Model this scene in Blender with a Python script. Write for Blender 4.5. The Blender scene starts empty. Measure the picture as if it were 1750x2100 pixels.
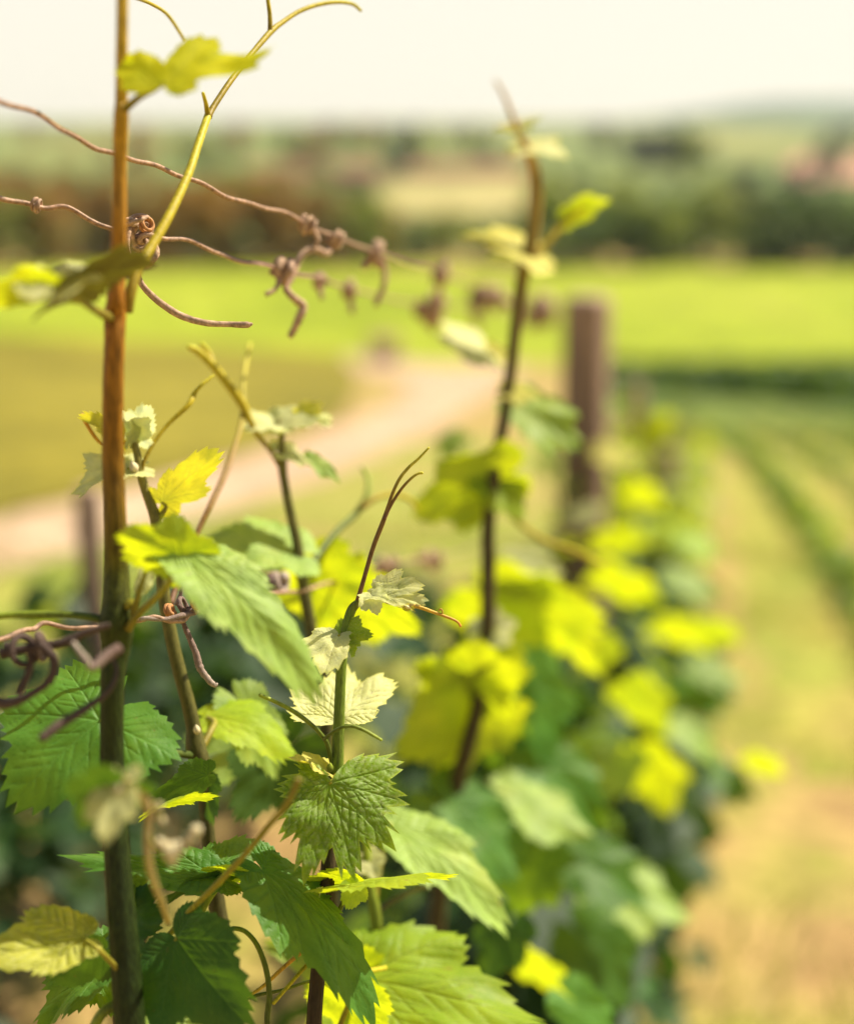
import bpy, math, random
import numpy as np
from mathutils import Vector, Matrix

# ------------------------------------------------------------------ camera, sky, sun
SC = bpy.context.scene
COL = SC.collection
CZ = 1.6                                   # eye height above the ground under the camera
PITCH = math.radians(14.6)
cp, sp = math.cos(PITCH), math.sin(PITCH)
cam_d = bpy.data.cameras.new('camera')
cam = bpy.data.objects.new('camera', cam_d)
COL.objects.link(cam)
SC.camera = cam
cam.location = (0, 0, CZ)
cam.rotation_euler = (math.radians(90) - PITCH, 0, 0)
cam_d.sensor_fit = 'VERTICAL'
cam_d.sensor_height = 36.0
cam_d.sensor_width = 30.0
cam_d.lens = 50.0
cam_d.clip_start = 0.05
cam_d.clip_end = 20000
cam_d.dof.use_dof = True
cam_d.dof.focus_distance = 0.80
cam_d.dof.aperture_fstop = 2.35

SUN_EL, SUN_AZ = math.radians(50), math.radians(58)     # azimuth clockwise from +Y
world = bpy.data.worlds.new("World")
SC.world = world
world.use_nodes = True
wn, wl = world.node_tree.nodes, world.node_tree.links
wn.clear()
sky = wn.new('ShaderNodeTexSky')
sky.sky_type = 'NISHITA'
sky.sun_disc = False
sky.sun_elevation = SUN_EL
sky.sun_rotation = SUN_AZ
sky.air_density = 1.0
sky.dust_density = 1.2
sky.ozone_density = 1.0
tint = wn.new('ShaderNodeMix'); tint.data_type = 'RGBA'; tint.blend_type = 'MULTIPLY'
tint.inputs[0].default_value = 1.0
tint.inputs[7].default_value = (1.0, 0.95, 0.84, 1)
bg = wn.new('ShaderNodeBackground'); bg.inputs[1].default_value = 0.055
wo = wn.new('ShaderNodeOutputWorld')
wl.new(sky.outputs[0], tint.inputs[6]); 
veil = wn.new('ShaderNodeMix'); veil.data_type = 'RGBA'       # added cream band low in the sky, thinned overhead to limit fill
stc = wn.new('ShaderNodeTexCoord'); sxyz = wn.new('ShaderNodeSeparateXYZ'); smr = wn.new('ShaderNodeMapRange')
wl.new(stc.outputs['Generated'], sxyz.inputs[0]); wl.new(sxyz.outputs[2], smr.inputs[0])
smr.interpolation_type = 'SMOOTHSTEP'
smr.inputs[1].default_value = 0.09; smr.inputs[2].default_value = 0.30     # whitest near the horizon, bluer overhead
smr.inputs[3].default_value = 0.92; smr.inputs[4].default_value = 0.04
wl.new(smr.outputs[0], veil.inputs[0])
veil.inputs[7].default_value = (10.2, 9.7, 8.3, 1)
wl.new(tint.outputs[2], veil.inputs[6]); wl.new(veil.outputs[2], bg.inputs[0]); wl.new(bg.outputs[0], wo.inputs[0])

sd = bpy.data.lights.new('sun', 'SUN')
sd.energy = 5.0
sd.angle = math.radians(0.55)
sd.color = (1.0, 0.90, 0.70)
sun = bpy.data.objects.new('sun', sd)
COL.objects.link(sun)
SV = Vector((math.cos(SUN_EL) * math.sin(SUN_AZ), math.cos(SUN_EL) * math.cos(SUN_AZ), math.sin(SUN_EL)))
sun.rotation_euler = (-SV).to_track_quat('-Z', 'Y').to_euler()
sun.location = SV * 50

SC.view_settings.view_transform = 'Standard'
SC.view_settings.look = 'None'
SC.view_settings.exposure = 0.92
SC.view_settings.gamma = 1
SC.render.engine = 'CYCLES'
SC.cycles.max_bounces = 8
SC.cycles.transparent_max_bounces = 8
SC.cycles.use_denoising = True

# ------------------------------------------------------------------ geometry helpers
F = 2100 / 36 * 50                          # focal length in the units the photograph was measured in
RT, UP, FW = Vector((1, 0, 0)), Vector((0, sp, cp)), Vector((0, cp, -sp))
CAM = Vector((0, 0, CZ))


def P(u, v, d):
    """the place a sight line through (u, v) reaches at depth d metres"""
    return CAM + RT * ((u - 875) / F * d) + UP * ((1050 - v) / F * d) + FW * d


GY = np.array([-60, -8, 0, 5, 11, 20, 31, 60, 97, 205, 400, 600, 1000, 1500, 2500, 4500.])
GZ = np.array([7.0, 1.1, 0, -.75, -1.6, -2.8, -4.5, -8.6, -13.6, -16.6, -16.0, -10.0, -2.3, 11, 37, 44.])


def ground(y):
    y = np.asarray(y, float)
    s = 0
    for k in (.88, .94, 1.0, 1.06, 1.12):
        s = s + np.interp(y * k, GY, GZ)
    return s / 5


def hit(u, v):
    """where a sight line meets the land"""
    d = RT * ((u - 875) / F) + UP * ((1050 - v) / F) + FW
    lo, hi = 0.5, 6000.0
    for _ in range(50):
        m = (lo + hi) / 2
        p = CAM + d * m
        if p.z > float(ground(p.y)):
            lo = m
        else:
            hi = m
    return CAM + d * lo


def nrm(a):
    return a / (np.linalg.norm(a, axis=-1, keepdims=True) + 1e-12)


def link(name, mesh, parent=None, mat=None):
    o = bpy.data.objects.new(name, mesh)
    COL.objects.link(o)
    if mat is not None and not mesh.materials:
        mesh.materials.append(mat)
    if parent is not None:
        o.parent = parent
    return o


def mk(name, V, Fc, mat, parent=None, smooth=True, attrs=None):
    me = bpy.data.meshes.new(name)
    off = Vector((0, 0, 0))
    if parent is not None:
        off = parent.location if parent.type == 'EMPTY' else Vector(parent.get('_o', (0, 0, 0)))
        if parent.type != 'EMPTY':
            off = parent.parent.location if parent.parent is not None else parent.location
    V = np.asarray(V, float) - np.array(off)
    me.from_pydata(V.tolist(), [], Fc)
    if smooth:
        me.polygons.foreach_set('use_smooth', [True] * len(me.polygons))
    if attrs:
        for k, a in attrs.items():
            a = np.asarray(a, np.float32)
            if a.ndim == 1:
                at = me.attributes.new(k, 'FLOAT', 'POINT'); at.data.foreach_set('value', a)
            else:
                at = me.attributes.new(k, 'FLOAT_VECTOR', 'POINT'); at.data.foreach_set('vector', a.ravel())
    me.update()
    return link(name, me, parent, mat)


def tag(o, label, cat, group=None):
    o['label'] = label
    o['category'] = cat
    if group:
        o['group'] = group
    return o


def thing(name, label, cat, loc, group=None):
    o = bpy.data.objects.new(name, None)
    COL.objects.link(o)
    o.location = loc
    o.empty_display_size = .05
    return tag(o, label, cat, group)


def struct(o, kind='structure'):
    o['kind'] = kind
    return o


def spline(pts, n=8):
    """Catmull-Rom through rows of pts"""
    p = np.asarray(pts, float)
    if len(p) == 2:
        t = np.linspace(0, 1, n + 1)[:, None]
        return p[0] * (1 - t) + p[1] * t
    q = np.vstack([2 * p[0] - p[1], p, 2 * p[-1] - p[-2]])
    out = []
    for i in range(1, len(q) - 2):
        t = np.linspace(0, 1, n, endpoint=False)[:, None]
        a, b, c, d = q[i - 1], q[i], q[i + 1], q[i + 2]
        out.append(.5 * ((2 * b) + (-a + c) * t + (2 * a - 5 * b + 4 * c - d) * t ** 2 + (-a + 3 * b - 3 * c + d) * t ** 3))
    out.append(p[-1][None])
    return np.vstack(out)


def tube_geo(C, R, sides=10, ridge=0.0, rough=0.0, rnd=None):
    n = len(C)
    T = nrm(np.gradient(C, axis=0))
    up = np.array([0.31, 0.2, 0.93]) if abs(T[0] @ np.array([0.31, 0.2, 0.93])) < .9 else np.array([1., 0, 0])
    A = np.zeros_like(T)
    a = up - T[0] * (up @ T[0])
    for i in range(n):
        a = a - T[i] * (a @ T[i])
        a = a / (np.linalg.norm(a) + 1e-12)
        A[i] = a
    B = np.cross(T, A)
    th = np.arange(sides) * 2 * math.pi / sides
    rr = R[:, None] * (1 + ridge * np.cos(th * (sides // 2))[None, :])
    if rough and rnd is not None:
        rr = rr * (1 + rough * (rnd.rand(n, sides) - .5))
    V = C[:, None] + rr[..., None] * (np.cos(th)[None, :, None] * A[:, None] + np.sin(th)[None, :, None] * B[:, None])
    V = V.reshape(-1, 3)
    f = []
    for i in range(n - 1):
        for j in range(sides):
            k = (j + 1) % sides
            f.append((i * sides + j, i * sides + k, (i + 1) * sides + k, (i + 1) * sides + j))
    V = np.vstack([V, C[0] - T[0] * R[0] * .3, C[-1] + T[-1] * R[-1] * .7])
    b, e = n * sides, n * sides + 1
    for j in range(sides):
        k = (j + 1) % sides
        f.append((k, j, b))
        f.append(((n - 1) * sides + j, (n - 1) * sides + k, e))
    al = np.concatenate([np.repeat(np.linspace(0, 1, n), sides), [0, 1]])
    return V, f, al


def join(geos):
    Vs, fs, als, b = [], [], [], 0
    for V, f, a in geos:
        Vs.append(V); als.append(a)
        fs += [tuple(i + b for i in q) for q in f]
        b += len(V)
    return np.vstack(Vs), fs, np.concatenate(als)


RND = np.random.RandomState(7)
random.seed(11)


def tube(name, pts, mat, parent, n=8, sides=10, ridge=0., rough=0., world=False):
    """pts: (u, v, depth, radius in measured px) or, with world, (x, y, z, radius m)"""
    rows = []
    for p in pts:
        if world:
            rows.append(list(p))
        else:
            w = P(p[0], p[1], p[2])
            rows.append([w.x, w.y, w.z, p[3] / F * p[2]])
    S = spline(rows, n)
    V, f, al = tube_geo(S[:, :3], np.maximum(S[:, 3], 1e-4), sides, ridge, rough, RND)
    return mk(name, V, f, mat, parent, attrs={'along': al})


# ------------------------------------------------------------------ materials
def newmat(name):
    m = bpy.data.materials.new(name)
    m.use_nodes = True
    nt = m.node_tree
    nt.nodes.clear()
    out = nt.nodes.new('ShaderNodeOutputMaterial')
    return m, nt, out


def N(nt, t, **kw):
    n = nt.nodes.new(t)
    for k, v in kw.items():
        setattr(n, k, v)
    return n


def mixc(nt, fac, a, b, blend='MIX'):
    m = N(nt, 'ShaderNodeMix', data_type='RGBA', blend_type=blend)
    for i, x in ((0, fac), (6, a), (7, b)):
        if isinstance(x, (int, float)):
            m.inputs[i].default_value = x
        elif isinstance(x, (tuple, list)):
            m.inputs[i].default_value = (*x[:3], 1)
        else:
            nt.links.new(x, m.inputs[i])
    return m.outputs[2]


def ramp(nt, fac, stops):
    r = N(nt, 'ShaderNodeValToRGB')
    e = r.color_ramp.elements
    while len(e) > 1:
        e.remove(e[-1])
    e[0].position = stops[0][0]
    e[0].color = (*stops[0][1], 1)
    for p, c in stops[1:]:
        k = e.new(p); k.color = (*c, 1)
    nt.links.new(fac, r.inputs[0])
    return r.outputs[0]


def noise(nt, vec, scale, detail=4, rough=.55):
    n = N(nt, 'ShaderNodeTexNoise')
    n.inputs['Scale'].default_value = scale
    n.inputs['Detail'].default_value = detail
    n.inputs['Roughness'].default_value = rough
    if vec is not None:
        nt.links.new(vec, n.inputs['Vector'])
    return n.outputs[0]


def leaf_mat(name, top, under, trans, vein, tf=.42, rough=.42, fuzz=0., spots=None, edge=None):
    m, nt, out = newmat(name)
    L = nt.links
    at = N(nt, 'ShaderNodeAttribute', attribute_name='leafco')
    av = N(nt, 'ShaderNodeAttribute', attribute_name='vein')
    oi = N(nt, 'ShaderNodeObjectInfo')
    geo = N(nt, 'ShaderNodeNewGeometry')
    # fine net of veins
    vo = N(nt, 'ShaderNodeTexVoronoi', feature='DISTANCE_TO_EDGE')
    vo.inputs['Scale'].default_value = 24
    L.new(at.outputs['Vector'], vo.inputs['Vector'])
    net = ramp(nt, vo.outputs['Distance'], [(0.0, (1, 1, 1)), (0.10, (0, 0, 0))])
    nz = noise(nt, at.outputs['Vector'], 3.2, 5)
    t1 = mixc(nt, nz, [c * .72 for c in top], [min(1, c * 1.3) for c in top])
    u1 = mixc(nt, nz, [c * .8 for c in under], [min(1, c * 1.2) for c in under])
    # yellowing and small brown flecks
    bl = noise(nt, at.outputs['Vector'], 1.7, 3)
    blr = ramp(nt, bl, [(.52, (0, 0, 0)), (.72, (.45, .45, .45))])
    t1 = mixc(nt, blr, t1, [min(top[0] * 2.2 + .02, top[1] * 1.12), top[1] * 1.2, top[2] * .8])
    fk = ramp(nt, noise(nt, at.outputs['Vector'], 11, 2, .4), [(.70, (0, 0, 0)), (.735, (.75, .75, .75))])
    t1 = mixc(nt, fk, t1, (.16, .085, .03))
    u1 = mixc(nt, fk, u1, (.16, .085, .03))
    if edge:
        ae = N(nt, 'ShaderNodeAttribute', attribute_name='rim')
        t1 = mixc(nt, ae.outputs['Fac'], t1, edge)
        u1 = mixc(nt, ae.outputs['Fac'], u1, edge)
    if fuzz:
        hz = noise(nt, at.outputs['Vector'], 16, 6, .75)
        hr = ramp(nt, hz, [(.46, (0, 0, 0)), (.66, (fuzz, fuzz, fuzz))])
        t1 = mixc(nt, hr, t1, (.74, .72, .52))
    c = mixc(nt, geo.outputs['Backfacing'], t1, u1)
    netf = mixc(nt, .4, (0, 0, 0), net)
    c = mixc(nt, netf, c, vein)
    c = mixc(nt, av.outputs['Fac'], c, vein)
    hsv = N(nt, 'ShaderNodeHueSaturation')
    mm = N(nt, 'ShaderNodeMapRange')
    mm.inputs[3].default_value = .7; mm.inputs[4].default_value = 1.3
    L.new(oi.outputs['Random'], mm.inputs[0]); L.new(mm.outputs[0], hsv.inputs['Value'])
    L.new(c, hsv.inputs['Color'])
    pr = N(nt, 'ShaderNodeBsdfPrincipled')
    L.new(hsv.outputs[0], pr.inputs['Base Color'])
    pr.inputs['Roughness'].default_value = rough
    pr.inputs['Specular IOR Level'].default_value = .25
    # surface relief of the net
    b = N(nt, 'ShaderNodeBump')
    b.inputs['Strength'].default_value = .55
    b.inputs['Distance'].default_value = .0006
    hh = mixc(nt, .35, vo.outputs['Distance'], noise(nt, at.outputs['Vector'], 40, 3))
    L.new(hh, b.inputs['Height'])
    L.new(b.outputs[0], pr.inputs['Normal'])
    tr = N(nt, 'ShaderNodeBsdfTranslucent')
    tc = mixc(nt, ramp(nt, nz, [(.3, (0, 0, 0)), (.7, (1, 1, 1))]), [trans[0] * .48, trans[1] * .62, trans[2]], [min(1, x * 1.12) for x in trans])
    tc = mixc(nt, av.outputs['Fac'], tc, [trans[0] * .45, trans[1] * .55, trans[2]])
    tc = mixc(nt, netf, tc, [x * .8 for x in trans])
    L.new(tc, tr.inputs[0])
    mx = N(nt, 'ShaderNodeMixShader')
    mx.inputs[0].default_value = tf
    L.new(pr.outputs[0], mx.inputs[1]); L.new(tr.outputs[0], mx.inputs[2])
    L.new(mx.outputs[0], out.inputs[0])
    return m


def stem_mat(name, stops, rough=.5, bump=.0004, streak=90., fuzz=0., tf=0., con=1.0, iso=False):
    m, nt, out = newmat(name)
    L = nt.links
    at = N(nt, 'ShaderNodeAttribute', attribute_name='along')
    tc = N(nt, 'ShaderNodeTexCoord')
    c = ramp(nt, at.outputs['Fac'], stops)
    mp = N(nt, 'ShaderNodeMapping')
    mp.inputs['Scale'].default_value = (streak * 3,) * 3 if iso else (streak * 6, streak * 6, streak)
    L.new(tc.outputs['Object'], mp.inputs['Vector'])
    n1 = noise(nt, mp.outputs[0], 1.0, 5, .65)
    k = ramp(nt, n1, [(.3, (.62 / con, .62 / con, .6 / con)), (.7, (1.3 * con, 1.28 * con, 1.2 * con))])
    c = mixc(nt, 1.0, c, k, 'MULTIPLY')
    pr = N(nt, 'ShaderNodeBsdfPrincipled')
    L.new(c, pr.inputs['Base Color'])
    pr.inputs['Roughness'].default_value = rough
    pr.inputs['Specular IOR Level'].default_value = .22
    b = N(nt, 'ShaderNodeBump')
    b.inputs['Strength'].default_value = .8
    b.inputs['Distance'].default_value = bump
    L.new(n1, b.inputs['Height']); L.new(b.outputs[0], pr.inputs['Normal'])
    if tf:
        tr = N(nt, 'ShaderNodeBsdfTranslucent'); L.new(c, tr.inputs[0])
        mx = N(nt, 'ShaderNodeMixShader'); mx.inputs[0].default_value = tf
        L.new(pr.outputs[0], mx.inputs[1]); L.new(tr.outputs[0], mx.inputs[2]); L.new(mx.outputs[0], out.inputs[0])
    else:
        L.new(pr.outputs[0], out.inputs[0])
    return m


def land_mat(name, cols, scale, fine=None, bumpd=.02, rough=.95, stretch=(1, 1, 1), mid=.5):
    """three-colour patchy land"""
    m, nt, out = newmat(name)
    L = nt.links
    tc = N(nt, 'ShaderNodeTexCoord')
    mp = N(nt, 'ShaderNodeMapping'); mp.inputs['Scale'].default_value = stretch
    L.new(tc.outputs['Object'], mp.inputs['Vector'])
    a = noise(nt, mp.outputs[0], scale, 6, .6)
    b2 = noise(nt, mp.outputs[0], scale * 7.3, 5, .6)
    c = ramp(nt, a, [(mid - .14, cols[0]), (mid, cols[1]), (mid + .13, cols[2])])
    k = ramp(nt, b2, [(.3, (.7, .7, .7)), (.7, (1.3, 1.3, 1.3))])
    c = mixc(nt, 1.0, c, k, 'MULTIPLY')
    if fine:
        f2 = noise(nt, tc.outputs['Object'], fine, 4, .7)
        c = mixc(nt, 1.0, c, ramp(nt, f2, [(.35, (.75, .75, .75)), (.65, (1.25, 1.25, 1.25))]), 'MULTIPLY')
    pr = N(nt, 'ShaderNodeBsdfPrincipled')
    L.new(c, pr.inputs['Base Color'])
    pr.inputs['Roughness'].default_value = rough
    pr.inputs['Specular IOR Level'].default_value = .15
    bp = N(nt, 'ShaderNodeBump'); bp.inputs['Strength'].default_value = .7; bp.inputs['Distance'].default_value = bumpd
    L.new(b2, bp.inputs['Height']); L.new(bp.outputs[0], pr.inputs['Normal'])
    L.new(pr.outputs[0], out.inputs[0])
    return m


M = {}
M['leaf'] = leaf_mat('mature_leaf', (.035, .135, .02), (.08, .18, .035), (.40, .56, .010), (.13, .28, .05), tf=.40, rough=.5)
M['leaf_mid'] = leaf_mat('mid_green_leaf', (.06, .20, .026), (.12, .24, .045), (.38, .56, .012), (.13, .30, .055), tf=.40, rough=.5)
M['leaf_yg'] = leaf_mat('yellow_green_leaf', (.20, .36, .025), (.28, .38, .05), (.75, .82, .01), (.32, .42, .07), tf=.46, rough=.5)
M['leaf_pk'] = leaf_mat('cream_yellow_leaf', (.42, .45, .05), (.46, .48, .10), (.85, .82, .02), (.5, .5, .16), tf=.4, rough=.6, fuzz=.3)
M['leaf_sky'] = leaf_mat('backlit_yellow_leaf', (.55, .56, .02), (.6, .6, .04), (.97, .93, .01), (.5, .5, .05), tf=.62, rough=.6)  # backlit yellow glow put into the base colour as well
M['leaf_olive'] = leaf_mat('olive_shade_tint_leaf', (.12, .10, .015), (.15, .12, .02), (.22, .2, .01), (.16, .14, .03), tf=.25, rough=.55)  # leaf shade and warm glare put into one dark olive colour
M['row_a'] = leaf_mat('row_leaf_dimmed_green', (.028, .10, .016), (.06, .14, .025), (.20, .31, .008), (.07, .17, .03), tf=.32, rough=.5)  # hedge leaf green darkened, shade put into the colour
M['row_b'] = leaf_mat('row_leaf_shade_green', (.014, .055, .012), (.035, .085, .018), (.08, .15, .006), (.04, .10, .02), tf=.25, rough=.5)  # deepest hedge green, shade put into the colour
M['leaf_dark'] = leaf_mat('shade_dark_leaf', (.03, .10, .016), (.07, .14, .025), (.14, .26, .008), (.08, .16, .03), tf=.3, rough=.5)  # darker copy of the green leaf, its shade put into the colour
M['leaf_yel'] = leaf_mat('sunlit_yellow_leaf', (.24, .37, .020), (.30, .40, .05), (.84, .87, .008), (.34, .44, .06), tf=.5, rough=.55)  # yellower copy of the green leaf, transmitted sun put into the colour
M['leaf_pale'] = leaf_mat('sheen_pale_leaf', (.26, .41, .075), (.34, .46, .14), (.62, .74, .05), (.34, .48, .15), tf=.42, rough=.5, fuzz=.1)  # paler copy of the green leaf, sunlit sheen put into the colour
M['leaf_focus'] = leaf_mat('downy_green_leaf', (.16, .29, .012), (.22, .32, .05), (.50, .62, .012), (.22, .36, .04), tf=.38, rough=.5, fuzz=.4, edge=(.5, .62, .03))
M['young'] = leaf_mat('young_downy_leaf', (.56, .58, .24), (.62, .62, .30), (.95, .92, .36), (.70, .68, .42), tf=.46, rough=.7, fuzz=.55, edge=(.62, .6, .05))
M['young_y'] = leaf_mat('young_yellow_leaf', (.5, .46, .07), (.55, .5, .12), (.95, .80, .02), (.6, .55, .18), tf=.45, rough=.6, fuzz=.3)
M['cane'] = stem_mat('thick_cane_glare_tint', [(0, (.012, .022, .005)), (.30, (.022, .035, .006)), (.40, (.07, .075, .009)), (.5, (.22, .10, .010)), (.68, (.32, .13, .014)), (.85, (.42, .27, .03)), (1, (.48, .36, .06))], rough=.45, bump=.0012, con=1.35)  # orange upper stops: reddish bark with warm glare put into the colour
M['shoot'] = stem_mat('green_brown_shoot', [(0, (.04, .035, .018)), (.5, (.10, .095, .022)), (1, (.22, .19, .04))], rough=.45)
M['shoot_k'] = stem_mat('orange_brown_shoot', [(0, (.05, .04, .018)), (.45, (.09, .065, .02)), (.65, (.26, .18, .03)), (.85, (.42, .25, .04)), (1, (.5, .34, .1))], rough=.45)
M['shoot_focus'] = stem_mat('striped_shoot', [(0, (.035, .022, .016)), (.33, (.055, .035, .02)), (.46, (.12, .17, .02)), (.8, (.15, .23, .025)), (.93, (.16, .15, .04)), (1, (.3, .27, .14))], rough=.5, streak=120)
M['tendril'] = stem_mat('yellow_tendril', [(0, (.26, .18, .02)), (.5, (.5, .40, .02)), (1, (.62, .56, .04))], rough=.45, tf=.2)
M['tendril_b'] = stem_mat('brown_tendril', [(0, (.16, .075, .04)), (.5, (.25, .15, .03)), (.75, (.42, .36, .04)), (1, (.6, .55, .05))], rough=.45)
M['tendril_g'] = stem_mat('green_tendril', [(0, (.05, .075, .015)), (.5, (.13, .17, .02)), (1, (.3, .38, .03))], rough=.45)
M['stalk'] = stem_mat('leaf_stalk', [(0, (.19, .15, .02)), (1, (.36, .34, .04))], rough=.45)
M['stalk_o'] = stem_mat('orange_leaf_stalk', [(0, (.55, .42, .05)), (1, (.6, .25, .05))], rough=.45)
M['stalk_f'] = stem_mat('pinkish_young_shoot', [(0, (.36, .30, .10)), (.5, (.42, .32, .16)), (1, (.45, .36, .14))], rough=.55)
M['dry_dark'] = stem_mat('dark_dried_tendril', [(0, (.075, .05, .045)), (1, (.11, .075, .065))], rough=.8, bump=.0006, streak=200)
M['bud'] = stem_mat('pale_bud', [(0, (.6, .5, .3)), (1, (.8, .72, .5))], rough=.8, tf=.2)
M['wire'] = stem_mat('rusty_wire', [(0, (.31, .19, .13)), (1, (.33, .21, .155))], rough=.5, bump=.0004, streak=100, con=1.35, iso=True)
M['dry'] = stem_mat('dried_tendril', [(0, (.30, .19, .13)), (.5, (.40, .27, .19)), (1, (.36, .24, .18))], rough=.75, bump=.0006, streak=100, con=1.3, iso=True)
M['dry_grey'] = stem_mat('grey_dried_tendril', [(0, (.16, .10, .09)), (.5, (.26, .19, .17)), (1, (.42, .35, .31))], rough=.8, bump=.0006, streak=200)
M['dry_orange'] = stem_mat('orange_dried_tendril', [(0, (.5, .22, .08)), (1, (.5, .26, .12))], rough=.7, bump=.0005, streak=200)
M['bark'] = stem_mat('vine_bark', [(0, (.06, .045, .035)), (1, (.09, .065, .045))], rough=.9, bump=.006, streak=16)
M['post'] = stem_mat('weathered_post_lit_top', [(0, (.15, .10, .08)), (.8, (.24, .16, .13)), (1, (.40, .28, .22))], rough=.9, bump=.004, streak=8)  # pale end stop puts the lit top of the post into its colour


# ------------------------------------------------------------------ leaves
STD = [(0, 1.0, 40), (53, .90, 36), (-53, .88, 36), (106, .70, 40), (-106, .72, 40), (150, .48, 34), (-150, .48, 34)]


def leaf_geo(lobes=STD, teeth=44, sub=1, nr=14, tooth=.10, fold=.12, droop=.3, cross=.2, wave=.05, vein=1.0, puff=1.0, seed=0, w=1.0, low=False):
    r = np.random.RandomState(seed + 1)
    lob = [(a + r.uniform(-4, 4), R * r.uniform(.94, 1.06), wd) for a, R, wd in lobes]
    th, tw = [], []
    lim = 174
    edges = np.linspace(-lim, lim, teeth + 1) + np.concatenate([[0], r.uniform(-1.6, 1.6, teeth - 1), [0]])
    for i in range(teeth):
        a, b = edges[i], edges[i + 1]
        mid = (a + b) / 2
        near = min(lob, key=lambda l: abs(l[0] - mid))
        pk = .72 if near[0] > mid else .28
        amp = tooth * r.uniform(.6, 1.35)
        st = [0, pk / 2, pk, (1 + pk) / 2] if not low else [0, pk]
        for t in st:
            th.append(a + (b - a) * t)
            h = t / pk if t <= pk else (1 - t) / (1 - pk)
            tw.append(amp * h ** 1.25)
    th.append(lim); tw.append(0)
    th, tw = np.array(th), np.array(tw)
    R = np.zeros_like(th)
    for a, rad, wd in lob:
        t = np.abs((th - a)) / wd
        R = np.maximum(R, rad * np.clip(1 - .36 * t ** 1.35, .05, 1))
    R = R * np.clip((178 - np.abs(th)) / 20, .08, 1) ** .35
    if sub > 1 and not low:
        x = np.arange(len(th)); xx = np.linspace(0, len(th) - 1, (len(th) - 1) * sub + 1)
        R = np.interp(xx, x, R); tw = np.interp(xx, x, tw); th = np.interp(xx, x, th)
    s = (np.arange(1, nr + 1) / nr) ** .85
    rad = s[:, None] * R[None, :] * (1 + tw[None, :] * (s[:, None] ** 5) * 1.0)
    a = np.radians(th)[None, :]
    X, Y = rad * np.sin(a), rad * np.cos(a)
    X, Y = X.ravel(), Y.ravel()
    sf = np.repeat(s, len(th))
    X = np.concatenate([[0], X]); Y = np.concatenate([[0], Y]); sf = np.concatenate([[0], sf])
    # veins
    segs = []
    for ang, rd, wd in lob:
        if abs(ang) > 140:
            continue
        d = np.array([math.sin(math.radians(ang)), math.cos(math.radians(ang))])
        segs.append(((0, 0), d * rd * .97, .016, .005))
        for k, fr in enumerate(np.array((.15, .30, .45, .60, .78)) + r.uniform(-.035, .035, 5)):
            for sg in (-1, 1):
                q = math.radians(ang + sg * (46 - 10 * fr + r.uniform(-7, 7)))
                e = np.array([math.sin(q), math.cos(q)])
                st = d * rd * (fr + .03 * sg)
                segs.append((st, st + e * rd * (.42 * (1 - fr) + .13), .008, .0035))
    dm = np.full(X.shape, 9.)
    vn = np.zeros(X.shape)
    if not low:
        for p0, p1, w0, w1 in segs:
            p0 = np.array(p0); e = np.array(p1) - p0
            t = np.clip(((X - p0[0]) * e[0] + (Y - p0[1]) * e[1]) / (e @ e), 0, 1)
            dd = np.hypot(X - p0[0] - t * e[0], Y - p0[1] - t * e[1])
            ww = w0 + (w1 - w0) * t
            vn = np.maximum(vn, np.exp(-(dd / ww) ** 2))
            dm = np.minimum(dm, dd)
    dm = np.minimum(dm, .045)
    Z = np.zeros_like(X)
    if not low:
        Z += puff * (.085 * dm - .007 * vn)
    ang = np.arctan2(X, Y)
    rr = np.hypot(X, Y)
    Z += wave * rr ** 2 * np.sin(ang * 3.0 + r.uniform(0, 6)) + wave * .5 * rr ** 3 * np.sin(ang * 7 + r.uniform(0, 6))
    Z += wave * .35 * rr ** 2 * np.sin(ang * 13 + r.uniform(0, 6)) * (sf > .6)
    for q in range(5):
        fa, fb, fp = r.uniform(6, 15), r.uniform(0, 6.28), r.uniform(0, 6.28)
        Z += .0065 * puff ** .5 * np.sin(fa * (X * math.cos(fb) + Y * math.sin(fb)) + fp) * np.minimum(1, rr * 3)
    leafco = np.stack([X + seed * 3.7, Y, Z * 0 + seed], 1)
    rim = np.clip((sf - .93) / .07, 0, 1) * .8
    X = X * w
    Z += fold * np.abs(X)
    if abs(cross) > 1e-3:
        Z += -cross * X ** 2 * .5
    k = droop if abs(droop) > 1e-3 else 1e-3
    Y2 = np.sin(k * Y) / k
    Z2 = Z * np.cos(k * Y) - (1 - np.cos(k * Y)) / k
    Z2 = Z2
    Y2 = Y2 + Z * np.sin(k * Y)
    V = np.stack([X, Y2, Z2], 1)
    n = len(th)
    f = []
    for j in range(n - 1):
        f.append((0, 1 + j + 1, 1 + j))
    for i in range(nr - 1):
        for j in range(n - 1):
            b = 1 + i * n + j
            f.append((b, b + 1, b + n + 1, b + n))
    return V, f, {'vein': vn * .55, 'leafco': leafco, 'rim': rim}


HANG = [(0, 1.0, 34), (48, .66, 34), (-48, .66, 34), (98, .34, 36), (-98, .34, 36)]


def camv(n):
    return RT * n[0] + UP * n[1] - FW * n[2]


SEED = [100]


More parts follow.
